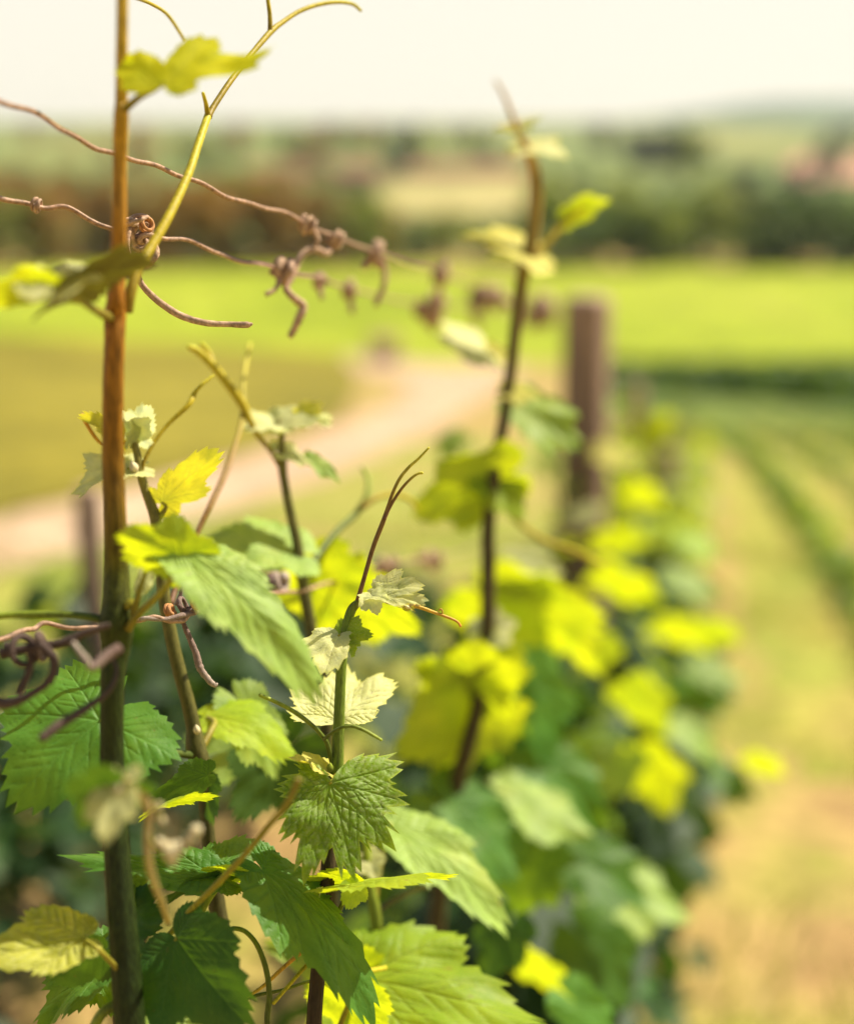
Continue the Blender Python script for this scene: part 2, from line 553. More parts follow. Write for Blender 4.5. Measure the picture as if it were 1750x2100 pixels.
def leaf(root, J, T, nv, mat, stalk=None, srad=4., res='mid', smat='stalk', label=None, **kw):
    """one leaf: J where blade meets stalk, T its tip (u, v, depth); nv its upper side (right, up, towards the eye)"""
    SEED[0] += 1
    kw.setdefault('seed', SEED[0])
    if res == 'hi':
        kw.setdefault('sub', 2); kw.setdefault('nr', 44)
    elif res == 'mid':
        kw.setdefault('nr', 18)
    else:
        kw.setdefault('nr', 8); kw.setdefault('teeth', 30)
    V, f, at = leaf_geo(**kw)
    j, t = P(*J), P(*T)
    y = (t - j)
    S = y.length
    y.normalize()
    z = camv(nv).normalized()
    x = y.cross(z).normalized()
    z = x.cross(y).normalized()
    k = kw.get('droop', .3)
    # swing so that the drooping tip lands on T
    tipY, tipZ = (math.sin(k) / k, -(1 - math.cos(k)) / k) if abs(k) > 1e-3 else (1, 0)
    ln = math.hypot(tipY, tipZ)
    al = math.atan2(-tipZ, tipY)
    y2 = y * math.cos(al) + z * math.sin(al)
    z2 = z * math.cos(al) - y * math.sin(al)
    S = S / ln
    W = np.array([[*(x * S)], [*(y2 * S)], [*(z2 * S)]])
    Vw = V @ W + np.array(j)
    o = mk('leaf', Vw, f, M[mat], root, attrs=at)
    # faces are wound so that the upper side is the front
    if label:
        o['label'] = label
    if stalk:
        pts = [(*p[:3], p[3] if len(p) > 3 else srad) for p in stalk] + [(J[0], J[1], J[2], srad * .8)]
        rows = [[*P(p[0], p[1], p[2]), p[3] / F * p[2]] for p in pts]
        S_ = spline(rows, 8)
        Vt, ft, al_ = tube_geo(S_[:, :3], S_[:, 3], 8)
        off = np.array(root.location)
        me = bpy.data.meshes.new('leaf_stalk')
        me.from_pydata((Vt - off).tolist(), [], ft)
        me.polygons.foreach_set('use_smooth', [True] * len(me.polygons))
        a_ = me.attributes.new('along', 'FLOAT', 'POINT'); a_.data.foreach_set('value', al_.astype(np.float32))
        me.materials.append(M[smat])
        s = bpy.data.objects.new('leaf_stalk', me)
        COL.objects.link(s); s.parent = o
    return o


def blob_geo(c, ax, r, ln, seed=0, n=10):
    """a small pointed bud along ax"""
    ax = np.array(Vector(ax).normalized())
    t = np.linspace(0, 1, n)
    C = np.array(c)[None] + ax[None] * ((t - .3) * ln)[:, None]
    R = r * np.sin(np.pi * np.clip(t * .93 + .05, 0, 1)) ** .7 * (1 - .35 * t)
    return tube_geo(C, R, 8, 0.12)


def bud(root, u, v, d, rpx, dirv=(0, 1, 0), mat='bud', ln=2.6, name='bud'):
    r = rpx / F * d
    c = P(u, v, d)
    V, f, al = blob_geo(c, camv(dirv), r, r * ln)
    return mk(name, V, f, M[mat], root, attrs={'along': al})


# ------------------------------------------------------------------ the land
def fol_mat(name, col, trans, tf=.35, scale=1.2, rough=.6):
    m, nt, out = newmat(name)
    L = nt.links
    tc = N(nt, 'ShaderNodeTexCoord')
    oi = N(nt, 'ShaderNodeObjectInfo')
    nz = noise(nt, tc.outputs['Object'], scale, 4)
    k = ramp(nt, nz, [(.32, (.55, .6, .7)), (.68, (1.45, 1.35, 1.1))])
    mm = N(nt, 'ShaderNodeMapRange'); mm.inputs[3].default_value = .7; mm.inputs[4].default_value = 1.3
    L.new(oi.outputs['Random'], mm.inputs[0])
    c = mixc(nt, 1.0, col, k, 'MULTIPLY'); t = mixc(nt, 1.0, trans, k, 'MULTIPLY')
    h = N(nt, 'ShaderNodeHueSaturation'); L.new(mm.outputs[0], h.inputs['Value']); L.new(c, h.inputs['Color'])
    pr = N(nt, 'ShaderNodeBsdfPrincipled'); L.new(h.outputs[0], pr.inputs['Base Color'])
    pr.inputs['Roughness'].default_value = rough
    tr = N(nt, 'ShaderNodeBsdfTranslucent'); L.new(t, tr.inputs[0])
    mx = N(nt, 'ShaderNodeMixShader'); mx.inputs[0].default_value = tf
    L.new(pr.outputs[0], mx.inputs[1]); L.new(tr.outputs[0], mx.inputs[2]); L.new(mx.outputs[0], out.inputs[0])
    return m


M['soil'] = land_mat('straw_and_soil', [(.30, .175, .085), (.36, .26, .095), (.25, .24, .05)], 1.1, fine=38, bumpd=.03)
M['track'] = land_mat('pale_dirt', [(.38, .25, .165), (.45, .31, .21), (.50, .37, .26)], .5, fine=9, bumpd=.02)
M['field'] = land_mat('young_crop', [(.20, .25, .012), (.25, .30, .016), (.30, .33, .028)], .035, fine=1.5, bumpd=.05)
M['dry'  + 'field'] = land_mat('ochre_grass', [(.14, .125, .014), (.20, .17, .018), (.25, .215, .026)], .13, fine=3, bumpd=.05)  # olive to ochre grass of the left-hand field
M['row_straw'] = fol_mat('sparse_row_foliage', (.15, .23, .04), (.35, .45, .03), tf=.4)
M['row_far'] = fol_mat('sunlit_tint_row_foliage', (.19, .26, .045), (.5, .58, .03), tf=.42)  # sunlit paleness put into the foliage colour
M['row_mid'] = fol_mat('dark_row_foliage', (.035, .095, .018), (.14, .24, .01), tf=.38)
M['greenland'] = land_mat('vineyard_grass', [(.065, .115, .02), (.095, .145, .025), (.14, .18, .035)], .2, fine=3, bumpd=.05)
M['hills'] = land_mat('far_fields', [(.07, .13, .04), (.16, .19, .05), (.26, .25, .08)], .006, fine=.05, bumpd=.5, stretch=(1, .45, 1))
M['ploughed'] = land_mat('ploughed_red_earth', [(.17, .065, .05), (.22, .085, .06), (.26, .12, .08)], .02, bumpd=.3)
M['pink'] = land_mat('pink_fallow_earth', [(.42, .2, .15), (.5, .25, .19), (.5, .31, .22)], .01, bumpd=.3)
M['stubble'] = land_mat('pale_stubble', [(.30, .26, .10), (.36, .31, .12), (.4, .34, .15)], .02, bumpd=.3)
M['woods'] = fol_mat('wooded_hill_green', (.03, .085, .05), (.04, .09, .03), tf=.1, scale=.02)
M['row_leaf'] = fol_mat('shade_dark_row_foliage', (.018, .06, .014), (.07, .14, .008), tf=.3, scale=2.2)  # hedge filling, inner shade put into its dark colour
M['row_young'] = fol_mat('young_row_foliage', (.16, .27, .05), (.42, .56, .03), tf=.4, scale=1.0)
M['grass'] = fol_mat('grass_blades', (.20, .24, .06), (.4, .42, .06), tf=.35, scale=3)
M['tree_g'] = fol_mat('broadleaf_green', (.07, .14, .03), (.18, .28, .02), tf=.3, scale=.35)
M['tree_y'] = fol_mat('broadleaf_light_green', (.18, .24, .03), (.36, .42, .02), tf=.35, scale=.35)
M['tree_glare'] = fol_mat('broadleaf_glare_brown', (.30, .17, .025), (.42, .26, .02), tf=.3, scale=.35)  # warm left-hand glare put into the foliage colour
M['tree_b'] = fol_mat('broadleaf_dark_teal', (.02, .055, .035), (.04, .08, .03), tf=.2, scale=.35)
M['trunk'] = stem_mat('tree_bark', [(0, (.07, .055, .04)), (1, (.09, .07, .05))], rough=.9, bump=.02, streak=2)


def sheet(name, xs_fn, ys, nx, mat, lift=0.0, jit=0.0):
    V, f = [], []
    r = np.random.RandomState(3)
    for i, y in enumerate(ys):
        a, b = xs_fn(y)
        for j in range(nx):
            x = a + (b - a) * j / (nx - 1)
            V.append((x, y, float(ground(y)) + lift + (jit * r.uniform(-1, 1))))
    for i in range(len(ys) - 1):
        for j in range(nx - 1):
            k = i * nx + j
            f.append((k, k + 1, k + nx + 1, k + nx))
    return mk(name, V, f, mat)


ys = list(np.linspace(-60, -2, 12)) + list(np.linspace(-1.5, 30, 64)) + list(30 + 215 * np.linspace(0.01, 1, 90) ** 1.4)
struct(sheet('ground', lambda y: (-30 - abs(y) * 1.4, 30 + abs(y) * 1.4), ys, 60, M['soil']))
ys2 = list(245 + 4200 * np.linspace(0, 1, 90) ** 1.8)
struct(sheet('hills', lambda y: (-30 - abs(y) * 1.4, 30 + abs(y) * 1.4), ys2, 80, M['hills']))


def strip(name, rows, mat, lift=.03, nr=70, nc=30, wob=0.0):
    """a sheet lying on the land between two sight-line edges; rows of (v, u left, u right)"""
    rows = np.array(rows, float)
    t = np.linspace(0, len(rows) - 1, nr)
    V, f = [], []
    for i, q in enumerate(t):
        v, a, b = [np.interp(q, np.arange(len(rows)), rows[:, k]) for k in range(3)]
        a += wob * (math.sin(i * .9) + .8 * math.sin(i * 2.3 + 1) + .6 * math.sin(i * .37))
        b += wob * (math.sin(i * 1.1 + 2) + .8 * math.sin(i * 2.1) + .6 * math.sin(i * .4 + 1))
        for j in range(nc):
            u = a + (b - a) * j / (nc - 1)
            p = hit(u, v)
            V.append((p.x, p.y, float(ground(p.y)) + lift))
    for i in range(nr - 1):
        for j in range(nc - 1):
            k = i * nc + j
            f.append((k, k + 1, k + nc + 1, k + nc))
    return struct(mk(name, V, f, mat))


strip('green_field', [(549, -1400, 3200), (600, -1400, 3200), (655, -1400, 3200), (690, 60, 3200), (722, 640, 3200), (748, 900, 3200)], M['field'], .06)
strip('ochre_field', [(656, -1400, 40), (692, -1400, 600), (725, -1400, 700), (780, -1400, 740), (860, -1400, 700), (930, -1400, 510), (1000, -1400, 270), (1060, -1400, 0)], M['dryfield'], .04)
strip('vineyard_ground', [(748, 1150, 3200), (800, 1180, 3200), (870, 1200, 3200)], M['greenland'], .05)
M['verge'] = land_mat('grassy_verge', [(.34, .24, .10), (.27, .26, .055), (.20, .25, .04)], .6, fine=14, bumpd=.03, mid=.46)
strip('grass_verge', [(905, 640, 1500), (960, 480, 1440), (1040, 300, 1400), (1130, 60, 1380), (1250, -500, 1360), (1400, -900, 1330), (1650, -1200, 1250)], M['verge'], .012, nr=80, wob=16)
M['slope'] = land_mat('slope_grass', [(.36, .27, .09), (.31, .28, .06), (.22, .25, .04)], .9, fine=16, bumpd=.03)
strip('grass_slope', [(874, 1410, 2600), (960, 1470, 2900), (1100, 1500, 3200), (1300, 1540, 3600), (1600, 1640, 4200)], M['slope'], .006, nr=90, wob=16)
strip('dirt_track', [(728, 690, 1090), (745, 690, 1075), (765, 760, 1065), (790, 850, 1040), (820, 815, 990), (860, 730, 930), (900, 620, 860), (940, 500, 770),
                     (980, 370, 680), (1020, 210, 560), (1060, 30, 430), (1100, -160, 290), (1150, -450, 110), (1220, -1000, -180)], M['track'], .02, nr=110, wob=7)
strip('ploughed_field', [(337, 560, 1075), (348, 480, 1090), (362, 520, 1070)], M['ploughed'], .5, nr=12)
strip('fallow_field', [(322, 1640, 2200), (345, 1600, 2300), (372, 1610, 2300)], M['pink'], .5, nr=12)
strip('stubble_field', [(378, 780, 1075), (400, 760, 1090), (440, 760, 1090)], M['stubble'], .5, nr=12)

# wooded ridge on the horizon
V, f = [], []
nx, ny = 60, 14
hr = np.random.RandomState(5)
prof = hr.rand(nx)
for i in range(ny):
    for j in range(nx):
        u = 1180 + 1500 * j / (nx - 1)
        s = min(1, max(0, (u - 1180) / 420)); s = s * s * (3 - 2 * s)
        y = 2300 + i * 45
        h = 36 * s * math.sin(math.pi * i / (ny - 1)) + 5 * prof[j] * math.sin(math.pi * i / (ny - 1)) * s
        V.append(((u - 875) / F * y * 1.03, y, float(ground(y)) - 1.5 + h))
for i in range(ny - 1):
    for j in range(nx - 1):
        k = i * nx + j
        f.append((k, k + 1, k + nx + 1, k + nx))
struct(mk('wooded_ridge', V, f, M['woods']))


# ------------------------------------------------------------------ foliage meshes
def leaves_mesh(name, pts, nrm_, size, mat, rnd, lowshape=True, elong=1.0):
    """many small leaf faces with centres pts, facing nrm_"""
    n = len(pts)
    nrm_ = nrm(np.asarray(nrm_))
    a = nrm(np.cross(nrm_, rnd.randn(n, 3)))
    b = np.cross(nrm_, a)
    shp = np.array([(0, -.5), (.42, -.42), (.5, .05), (.25, .28), (0, .62), (-.25, .28), (-.5, .05), (-.42, -.42)])
    s = np.asarray(size)[:, None, None]
    cen = np.asarray(pts)[:, None]
    V = cen + s * (shp[None, :, 0:1] * a[:, None] + shp[None, :, 1:2] * b[:, None] * elong + (-.18 * (shp[None, :, 0:1] ** 2 + shp[None, :, 1:2] ** 2) * 2) * nrm_[:, None])
    V = V.reshape(-1, 3)
    k = len(shp)
    me = bpy.data.meshes.new(name)
    me.from_pydata(V.tolist(), [], [tuple(range(i * k, i * k + k)) for i in range(n)])
    me.materials.append(mat)
    me.update()
    return me


def tree_meshes(seed, h, mat, conic=0.0):
    r = np.random.RandomState(seed)
    pts, ns = [], []
    K = 26
    for k in range(K):
        z = h * (.12 + .80 * r.rand())
        R = h * .36 * (1 - conic * (z / h - .3)) * math.sqrt(max(.05, 1 - ((z / h - .50) / .52) ** 2))
        a = r.uniform(0, 6.28); q = R * math.sqrt(r.uniform(.1, 1)) * .85
        c = np.array([q * math.cos(a), q * math.sin(a), z])
        cr = h * r.uniform(.09, .16)
        m = 60
        d = nrm(r.randn(m, 3))
        pts.append(c + d * cr * r.uniform(.6, 1.05, (m, 1)) * np.array([1, 1, .75])); ns.append(d + r.randn(m, 3) * .5 + [0, 0, .3])
    pts, ns = np.vstack(pts), np.vstack(ns)
    crown = leaves_mesh('crown', pts, ns, h * r.uniform(.035, .065, len(pts)), mat, r)
    geos = [tube_geo(spline([(0, 0, -1), (h * .01, 0, h * .2), (0, h * .01, h * .5), (h * .01, 0, h * .8)], 4), np.linspace(h * .032, h * .006, 13), 7)]
    for k in range(5):
        a = k * 1.3 + r.rand(); z = h * (.25 + .09 * k)
        e = h * .24
        geos.append(tube_geo(spline([(0, 0, z), (e * .5 * math.cos(a), e * .5 * math.sin(a), z + e * .4), (e * math.cos(a), e * math.sin(a), z + e * .9)], 4), np.linspace(h * .012, h * .004, 9), 5))
    V, f, al = join(geos)
    me = bpy.data.meshes.new('trunk'); me.from_pydata(V.tolist(), [], f)
    me.attributes.new('along', 'FLOAT', 'POINT').data.foreach_set('value', al.astype(np.float32))
    me.materials.append(M['trunk'])
    return me, crown


TREE = {k: [tree_meshes(20 + 7 * i + j, 12, M[k]) for j in range(3)] for i, k in enumerate(['tree_g', 'tree_y', 'tree_glare', 'tree_b'])}


def tree(u, y, h, kind, label, group, k=0):
    x = (u - 875) / F * y * 1.0
    root = thing('tree', label, 'tree', (x, y, float(ground(y)) - .2), group)
    tm, cm = TREE[kind][k % 3]
    link('trunk', tm, root); link('crown', cm, root)
    s = h / 12
    root.scale = (s * random.uniform(.95, 1.35), s * random.uniform(.95, 1.3), s)
    root.rotation_euler = (0, 0, random.uniform(0, 6.28))
    return root


LAB = {'tree_g': 'mid green broadleaf tree in the wood beyond the green field',
       'tree_y': 'light yellow green tree in the wood beyond the green field',
       'tree_glare': 'tree tinted olive brown by glare in the wood beyond the green field',
       'tree_b': 'dark green tree standing at the wood edge behind the bright field'}
i = 0
u = -260
while u < 2050:
    if u < 560:
        k = random.choice(['tree_glare', 'tree_glare', 'tree_glare', 'tree_glare', 'tree_y']); h = random.uniform(10, 13)
    elif u < 1080:
        k = random.choice(['tree_glare', 'tree_g', 'tree_y', 'tree_glare'] if u > 800 else ['tree_glare', 'tree_glare', 'tree_y']); h = random.uniform(7, 8.5) if u > 780 else random.uniform(9, 12)
    else:
        k = random.choice(['tree_g', 'tree_y', 'tree_g', 'tree_y' if u < 1550 else 'tree_b']); h = random.uniform(9.5, 12.5)
    tree(u, random.uniform(212, 230), h, k, LAB[k], 'trees along the far edge of the green field', i)
    i += 1
    u += random.uniform(42, 66)
u = -220
while u < 2050:
    if not 760 < u < 1090:
        k = 'tree_glare' if u < 700 and random.random() < .85 else random.choice(['tree_g', 'tree_y', 'tree_b'])
        tree(u, random.uniform(290, 350), random.uniform(9, 13), k, LAB[k].replace('beyond', 'deeper in beyond') if False else {'tree_g': 'green tree of the second line of the wood', 'tree_y': 'light green tree of the second line of the wood', 'tree_glare': 'glare-browned tree of the second line of the wood', 'tree_b': 'dark teal tree of the second line of the wood'}[k], 'trees of the wood behind the first line', i)
        i += 1
    u += random.uniform(60, 95)
for k in range(46):
    u = random.uniform(-150, 1900)
    y = random.uniform(520, 1150)
    kd = random.choice(['tree_glare', 'tree_y', 'tree_glare'] if u < 800 else ['tree_b', 'tree_g', 'tree_b', 'tree_y'])
    tree(u, y, random.uniform(11, 19), kd, {'tree_g': 'small distant green tree among the hillside fields', 'tree_y': 'small distant pale green tree among the hillside fields', 'tree_glare': 'small distant glare-browned tree among the hillside fields', 'tree_b': 'small distant dark tree among the hillside fields'}[kd], 'scattered trees on the far hillside', k)
for k in range(9):
    tree(1285 + k * 18, 640 + 12 * (k % 3), random.uniform(12, 16), 'tree_b', 'dark bluish tree in the clump standing out on the far slope', 'dark clump of trees on the far slope', k)


# ------------------------------------------------------------------ stone hut beside the bend of the track
def box(c, s, rot=0.0):
    x, y, z = [k / 2 for k in s]
    V = np.array([(a * x, b * y, d * z) for a in (-1, 1) for b in (-1, 1) for d in (-1, 1)], float)
    ca, sa = math.cos(rot), math.sin(rot)
    V = V @ np.array([[ca, sa, 0], [-sa, ca, 0], [0, 0, 1]]) + np.array(c)
    return V, [(0, 1, 3, 2), (4, 6, 7, 5), (0, 4, 5, 1), (2, 3, 7, 6), (0, 2, 6, 4), (1, 5, 7, 3)], np.zeros(8)


M['stone'] = land_mat('pink_stone', [(.38, .24, .2), (.46, .3, .25), (.5, .36, .3)], 3, fine=9, bumpd=.03)
M['tile'] = land_mat('old_roof_tile', [(.24, .14, .1), (.33, .2, .15), (.36, .25, .2)], 4, bumpd=.03)
M['dark'] = land_mat('doorway_shade', [(.02, .018, .015), (.03, .025, .02), (.04, .03, .03)], 4)  # near-black colour stands in for the unlit doorway
p = hit(787, 742)
hut = thing('stone_hut', 'small pinkish stone hut beside the bend of the dirt track', 'hut', (p.x, p.y, float(ground(p.y))))
w = box((p.x, p.y, p.z + .55), (1.7, 1.4, 1.5), .3); mk('wall', w[0], w[1], M['stone'], hut, False)
rV = [(-.95, -.8, 1.302), (.95, -.8, 1.302), (.95, .8, 1.302), (-.95, .8, 1.302), (-.95, 0, 1.85), (.95, 0, 1.85)]
ca, sa = math.cos(.3), math.sin(.3)
rV = [(p.x + a * ca - b * sa, p.y + a * sa + b * ca, p.z + c) for a, b, c in rV]
mk('roof', rV, [(0, 1, 5, 4), (2, 3, 4, 5), (0, 4, 3), (1, 2, 5), (0, 3, 2, 1)], M['tile'], hut, False)
w = box((p.x + .705 * sa + .1, p.y - .705 * ca, p.z + .42), (.55, .06, 1.1), .3); mk('dark_doorway', w[0], w[1], M['dark'], hut, False)


# ------------------------------------------------------------------ row geometry
def rowx(y, off=0.0):
    """plan line of the vine row; off in metres to the right of it"""
    return -.325 + .2064 * y + off


def post(name, x, y, top, w, label, mat='post', rot=-.42, group=None, d=None):
    z0 = float(ground(y)) - .25
    r = np.random.RandomState(int(abs(x) * 100) + int(y * 10))
    n, m = 16, 20
    zs = np.linspace(z0, top, n)
    V, f = [], []
    for i, z in enumerate(zs):
        tp = 1.08 - .08 * i / (n - 1)
        if i == n - 1:
            tp *= .86
        if i == n - 2:
            z = top - w * .12
        for j in range(m):
            a = 2 * math.pi * j / m
            e = 5.0
            q = (abs(math.cos(a)) ** e + abs(math.sin(a)) ** e) ** (-1 / e)
            rr = w / 2 * q * tp * (1 + r.uniform(-.03, .03))
            a2 = a + rot
            V.append((x + rr * math.cos(a2) + .004 * math.sin(i * .8), y + rr * math.sin(a2), z))
    for i in range(n - 1):
        for j in range(m):
            k = (j + 1) % m
            f.append((i * m + j, i * m + k, (i + 1) * m + k, (i + 1) * m + j))
    f.append(tuple((n - 1) * m + j for j in range(m)))
    root = thing(name, label, 'post', (x, y, z0), group)
    al = np.repeat(np.linspace(0, 1, n), m)
    o = mk('shaft', V, f, M[mat], root, False, {'along': al})
    # staples that hold the wires
    for zz in ([top - .07, top - .62] if w > .07 else [top - .1]):
        t = np.linspace(0, math.pi, 10)
        C = np.stack([x - w * .53 + .0 * t, y + .02 * np.cos(t), zz + .012 * np.sin(t)], 1) + np.stack([-.012 * np.sin(t), 0 * t, 0 * t], 1)
        Vs, fs, als = tube_geo(C, np.full(10, .002), 6)
        mk('staple', Vs, fs, M['wire'], root, attrs={'along': als})
    return root


q1 = P(1208, 608, 3.3)
post('wooden_post', q1.x, q1.y, q1.z, .098, 'thick weathered wooden post in the vine row, the nearest and tallest one')
post('wooden_post', P(1305, 790, 5.5).x, P(1305, 790, 5.5).y, P(1305, 790, 5.5).z, .06, 'blurred wooden post just behind the thick nearest post in the row')
post('wooden_post', P(1372, 920, 8.2).x, P(1372, 920, 8.2).y, P(1372, 925, 8.2).z, .10, 'short greyish wooden post far down the vine row')
q4 = P(183, 1000, 3.0)
post('wooden_stake', q4.x, q4.y, q4.z, .05, 'thin brown stake standing in the neighbouring row on the left', rot=.1)

# ------------------------------------------------------------------ trellis wires
def wire(label, pts, group='trellis wires of the near row', r=.00135, wob=.0012):
    rows = np.array([[*P(*p[:3])] for p in pts])
    S = spline(rows, 14)
    rr = np.random.RandomState(len(pts) * 7)
    k = np.arange(len(S))
    S[:, 2] += wob * (np.sin(k * .31) * np.sin(k * .07 + 1) + .5 * np.sin(k * .13 + 1))
    V, f, al = tube_geo(S, np.full(len(S), r), 8)
    o = mk('trellis_wire', V, f, M['wire'], attrs={'along': al})
    return tag(o, label, 'wire', group)


WA = [(-260, 120, .60), (-120, 168, .635), (0, 207, .67), (90, 240, .70), (160, 290, .735), (225, 310, .76), (300, 335, .785), (375, 362, .81), (455, 400, .84), (530, 420, .88), (600, 446, .93), (680, 485, 1.0), (760, 512, 1.10), (860, 545, 1.28),
      (905, 562, 1.42), (1010, 600, 1.85), (1100, 625, 2.5), (1172, 640, 3.3), (1300, 745, 5.6), (1372, 905, 8.2)]
WB = [(-240, 352, .70), (-100, 385, .735), (0, 405, .76), (75, 422, .775), (140, 432, .785), (225, 466, .795), (290, 485, .805), (350, 489, .82), (420, 508, .85), (480, 530, .89), (560, 552, .96), (650, 572, 1.08), (715, 590, 1.22), (860, 622, 1.55),
      (1000, 636, 2.1), (1100, 645, 2.7), (1172, 650, 3.3), (1300, 765, 5.6)]
WC = [(-200, 1350, .70), (-60, 1325, .72), (0, 1310, .735), (60, 1290, .75), (95, 1284, .76), (170, 1286, .765), (225, 1280, .775), (290, 1270, .78), (340, 1272, .785), (372, 1270, .79), (398, 1256, .80), (430, 1245, .82), (560, 1217, .93), (640, 1205, 1.0),
      (720, 1188, 1.10), (790, 1160, 1.25), (900, 1140, 1.5), (1000, 1120, 1.9), (1100, 1105, 2.5), (1172, 1085, 3.3), (1290, 1115, 5.6)]
wire('highest rusty trellis wire, running from the sky down to the thick post', WA)
wire('rusty trellis wire bound to the thick cane by a tangle of dried tendrils', WB)
wire('lower brown trellis wire passing the swollen node of the thick cane', WC)
# wire of the neighbouring row
lw = np.array([(rowx(y, -1.15), y, float(ground(y)) + .75) for y in (.2, 1.5, 3, 4.5, 6.2)])
V, f, al = tube_geo(spline(lw, 10), np.full(41, .0014), 6)
tag(mk('trellis_wire', V, f, M['wire'], attrs={'along': al}), 'wire of the neighbouring row on the left behind the thick cane', 'wire')


# ------------------------------------------------------------------ dried tendrils wound on the wires
def knot(label, c, ax, turns, cr, tr, ln, tails=(), mat='dry', seed=0, group='dried tendrils on the wires', extra=(), node=None):
    """c (u,v,depth); ax (right,up,towards eye); sizes in measured px"""
    r = np.random.RandomState(seed)
    C0 = np.array(P(*c)); s = c[2] / F
    a = np.array(camv(ax).normalized()); up = np.array(camv((0, .3, 1)).normalized())
    e1 = nrm(np.cross(a, up)); e2 = np.cross(a, e1)
    n = int(turns * 14)
    t = np.linspace(0, 1, n)
    ph = t * turns * 2 * math.pi + r.uniform(0, 6)
    rad = cr * s * (1 + .22 * np.sin(t * 9 + seed) + .10 * r.randn(n).cumsum() / 6)
    pos = (t - .5 + .18 * np.sin(t * 14 + seed)) * ln * s
    C = C0 + a * pos[:, None] + (np.cos(ph) * rad)[:, None] * e1 + (np.sin(ph) * rad)[:, None] * e2
    geos = [tube_geo(C, tr * s * (1 + .2 * np.sin(t * 22)), 8)]
    for tl in tails:
        S = spline([[*P(*p[:3]), (p[3] if len(p) > 3 else tr) / F * p[2]] for p in tl], 8)
        geos.append(tube_geo(S[:, :3], S[:, 3], 8, 0, .25, r))
    V, f, al = join(geos)
    if not extra:
        o = mk('dried_tendril', V, f, M[mat], attrs={'along': al})
        return tag(o, label, 'tendril', group)
    root = thing('dried_tendril', label, 'tendril', tuple(C0), group)
    mk('coil', V, f, M[mat], root, attrs={'along': al})
    for k, (cc, aa, tt, c2, t2, l2, m2) in enumerate(extra):
        C0 = np.array(P(*cc)); a = np.array(camv(aa).normalized()); e1 = nrm(np.cross(a, up)); e2 = np.cross(a, e1)
        n = int(tt * 16); t = np.linspace(0, 1, n); ph = t * tt * 2 * math.pi + k
        C = C0 + a * ((t - .5) * l2 * s)[:, None] + (np.cos(ph) * c2 * s * (1 - .3 * t))[:, None] * e1 + (np.sin(ph) * c2 * s * (1 - .3 * t))[:, None] * e2
        V, f, al = tube_geo(C, np.full(n, t2 * s), 8)
        mk('coil', V, f, M[m2], root, attrs={'along': al})
    return root


knot('small double ring of dried tendril on the middle wire, left of the thick cane', (76, 422, .775), (1, -.25, .2), 2.6, 12, 3.4, 14, seed=1)
knot('big tangle of dried tendrils tied round the wire beside the thick cane', (288, 478, .80), (.5, -.6, .5), 4.6, 28, 5.2, 46, seed=2,
     tails=[[(268, 455, .79, 5), (262, 500, .785, 5), (270, 540, .79, 4.5), (282, 565, .79, 4)], [(318, 500, .795, 6), (322, 520, .79, 6), (312, 538, .79, 5), (300, 548, .80, 4)], [(262, 460, .78, 4), (285, 452, .77, 4.5), (302, 444, .775, 3.5)]],
     extra=[((270, 456, .79), (.2, .9, .5), 2.0, 13, 4.2, 16, 'dry'), ((300, 462, .795), (.7, .2, .5), 2.4, 16, 3.6, 20, 'dry_orange'), ((288, 500, .80), (.1, .3, 1), 2.4, 17, 4.6, 10, 'dry')])
o = tube('dried_tendril', [(282, 560, .79, 6), (292, 585, .79, 6.5), (325, 618, .795, 7.5), (370, 647, .80, 7.5), (420, 662, .80, 6.8), (470, 665, .805, 6.0), (505, 666, .805, 6.8), (517, 664, .805, 2.5)], M['dry'], None, rough=.12)
tag(o, 'smooth curved dried tendril with a broken end, hanging below the big tangle', 'tendril', 'dried tendrils on the wires')
knot('pale curled dried tendril on the highest wire, with a short hanging end', (632, 462, .95), (1, -.4, 0), 2.6, 15, 5, 26, seed=3, tails=[[(640, 470, .95, 5), (652, 490, .95, 5), (645, 504, .95, 4)]])
knot('reddish dried tendril on the highest wire, its end reaching the middle wire', (690, 490, 1.0), (1, -.4, 0), 2.4, 13, 5.5, 26, seed=4,
     tails=[[(690, 480, 1.0, 6), (680, 505, 1.0, 6), (668, 520, .99, 6.5), (650, 512, .985, 6.5), (628, 516, .98, 7), (612, 535, .975, 7), (600, 565, .97, 7), (585, 590, .965, 6.5)]])
knot('round pinkish dried tendril on the middle wire with a long crooked hanging end', (580, 560, .965), (1, -.25, 0), 3.6, 19, 7.5, 34, seed=5,
     tails=[[(575, 570, .96, 6), (565, 592, .955, 5), (545, 604, .95, 5)], [(584, 590, .96, 7), (598, 608, .96, 8), (620, 628, .965, 9), (612, 655, .965, 8.5), (595, 690, .97, 7)]])
knot('dried tendril on the highest wire with one end hanging almost straight down', (772, 520, 1.12), (1, -.4, 0), 2.2, 18, 7, 20, seed=6,
     tails=[[(785, 535, 1.12, 6), (788, 580, 1.12, 6), (770, 625, 1.12, 6)], [(768, 530, 1.12, 8), (745, 550, 1.12, 7)]])
knot('small blurred dried tendril under the middle wire, left one of a pair', (654, 577, 1.09), (1, -.25, 0), 2.4, 10, 6.5, 14, seed=7, tails=[[(654, 590, 1.09, 6), (660, 612, 1.09, 5)]])
knot('small blurred dried tendril under the middle wire, right one of a pair', (716, 592, 1.22), (1, -.25, 0), 2.4, 12, 7.5, 16, seed=8, tails=[[(716, 605, 1.22, 7), (722, 640, 1.22, 6)]])
knot('dried tendril knot on the highest wire above the largest pink knot', (905, 562, 1.42), (1, -.4, 0), 2.4, 17, 7, 20, seed=9, tails=[[(905, 570, 1.42, 7), (900, 600, 1.45, 6), (895, 630, 1.5, 6)]])
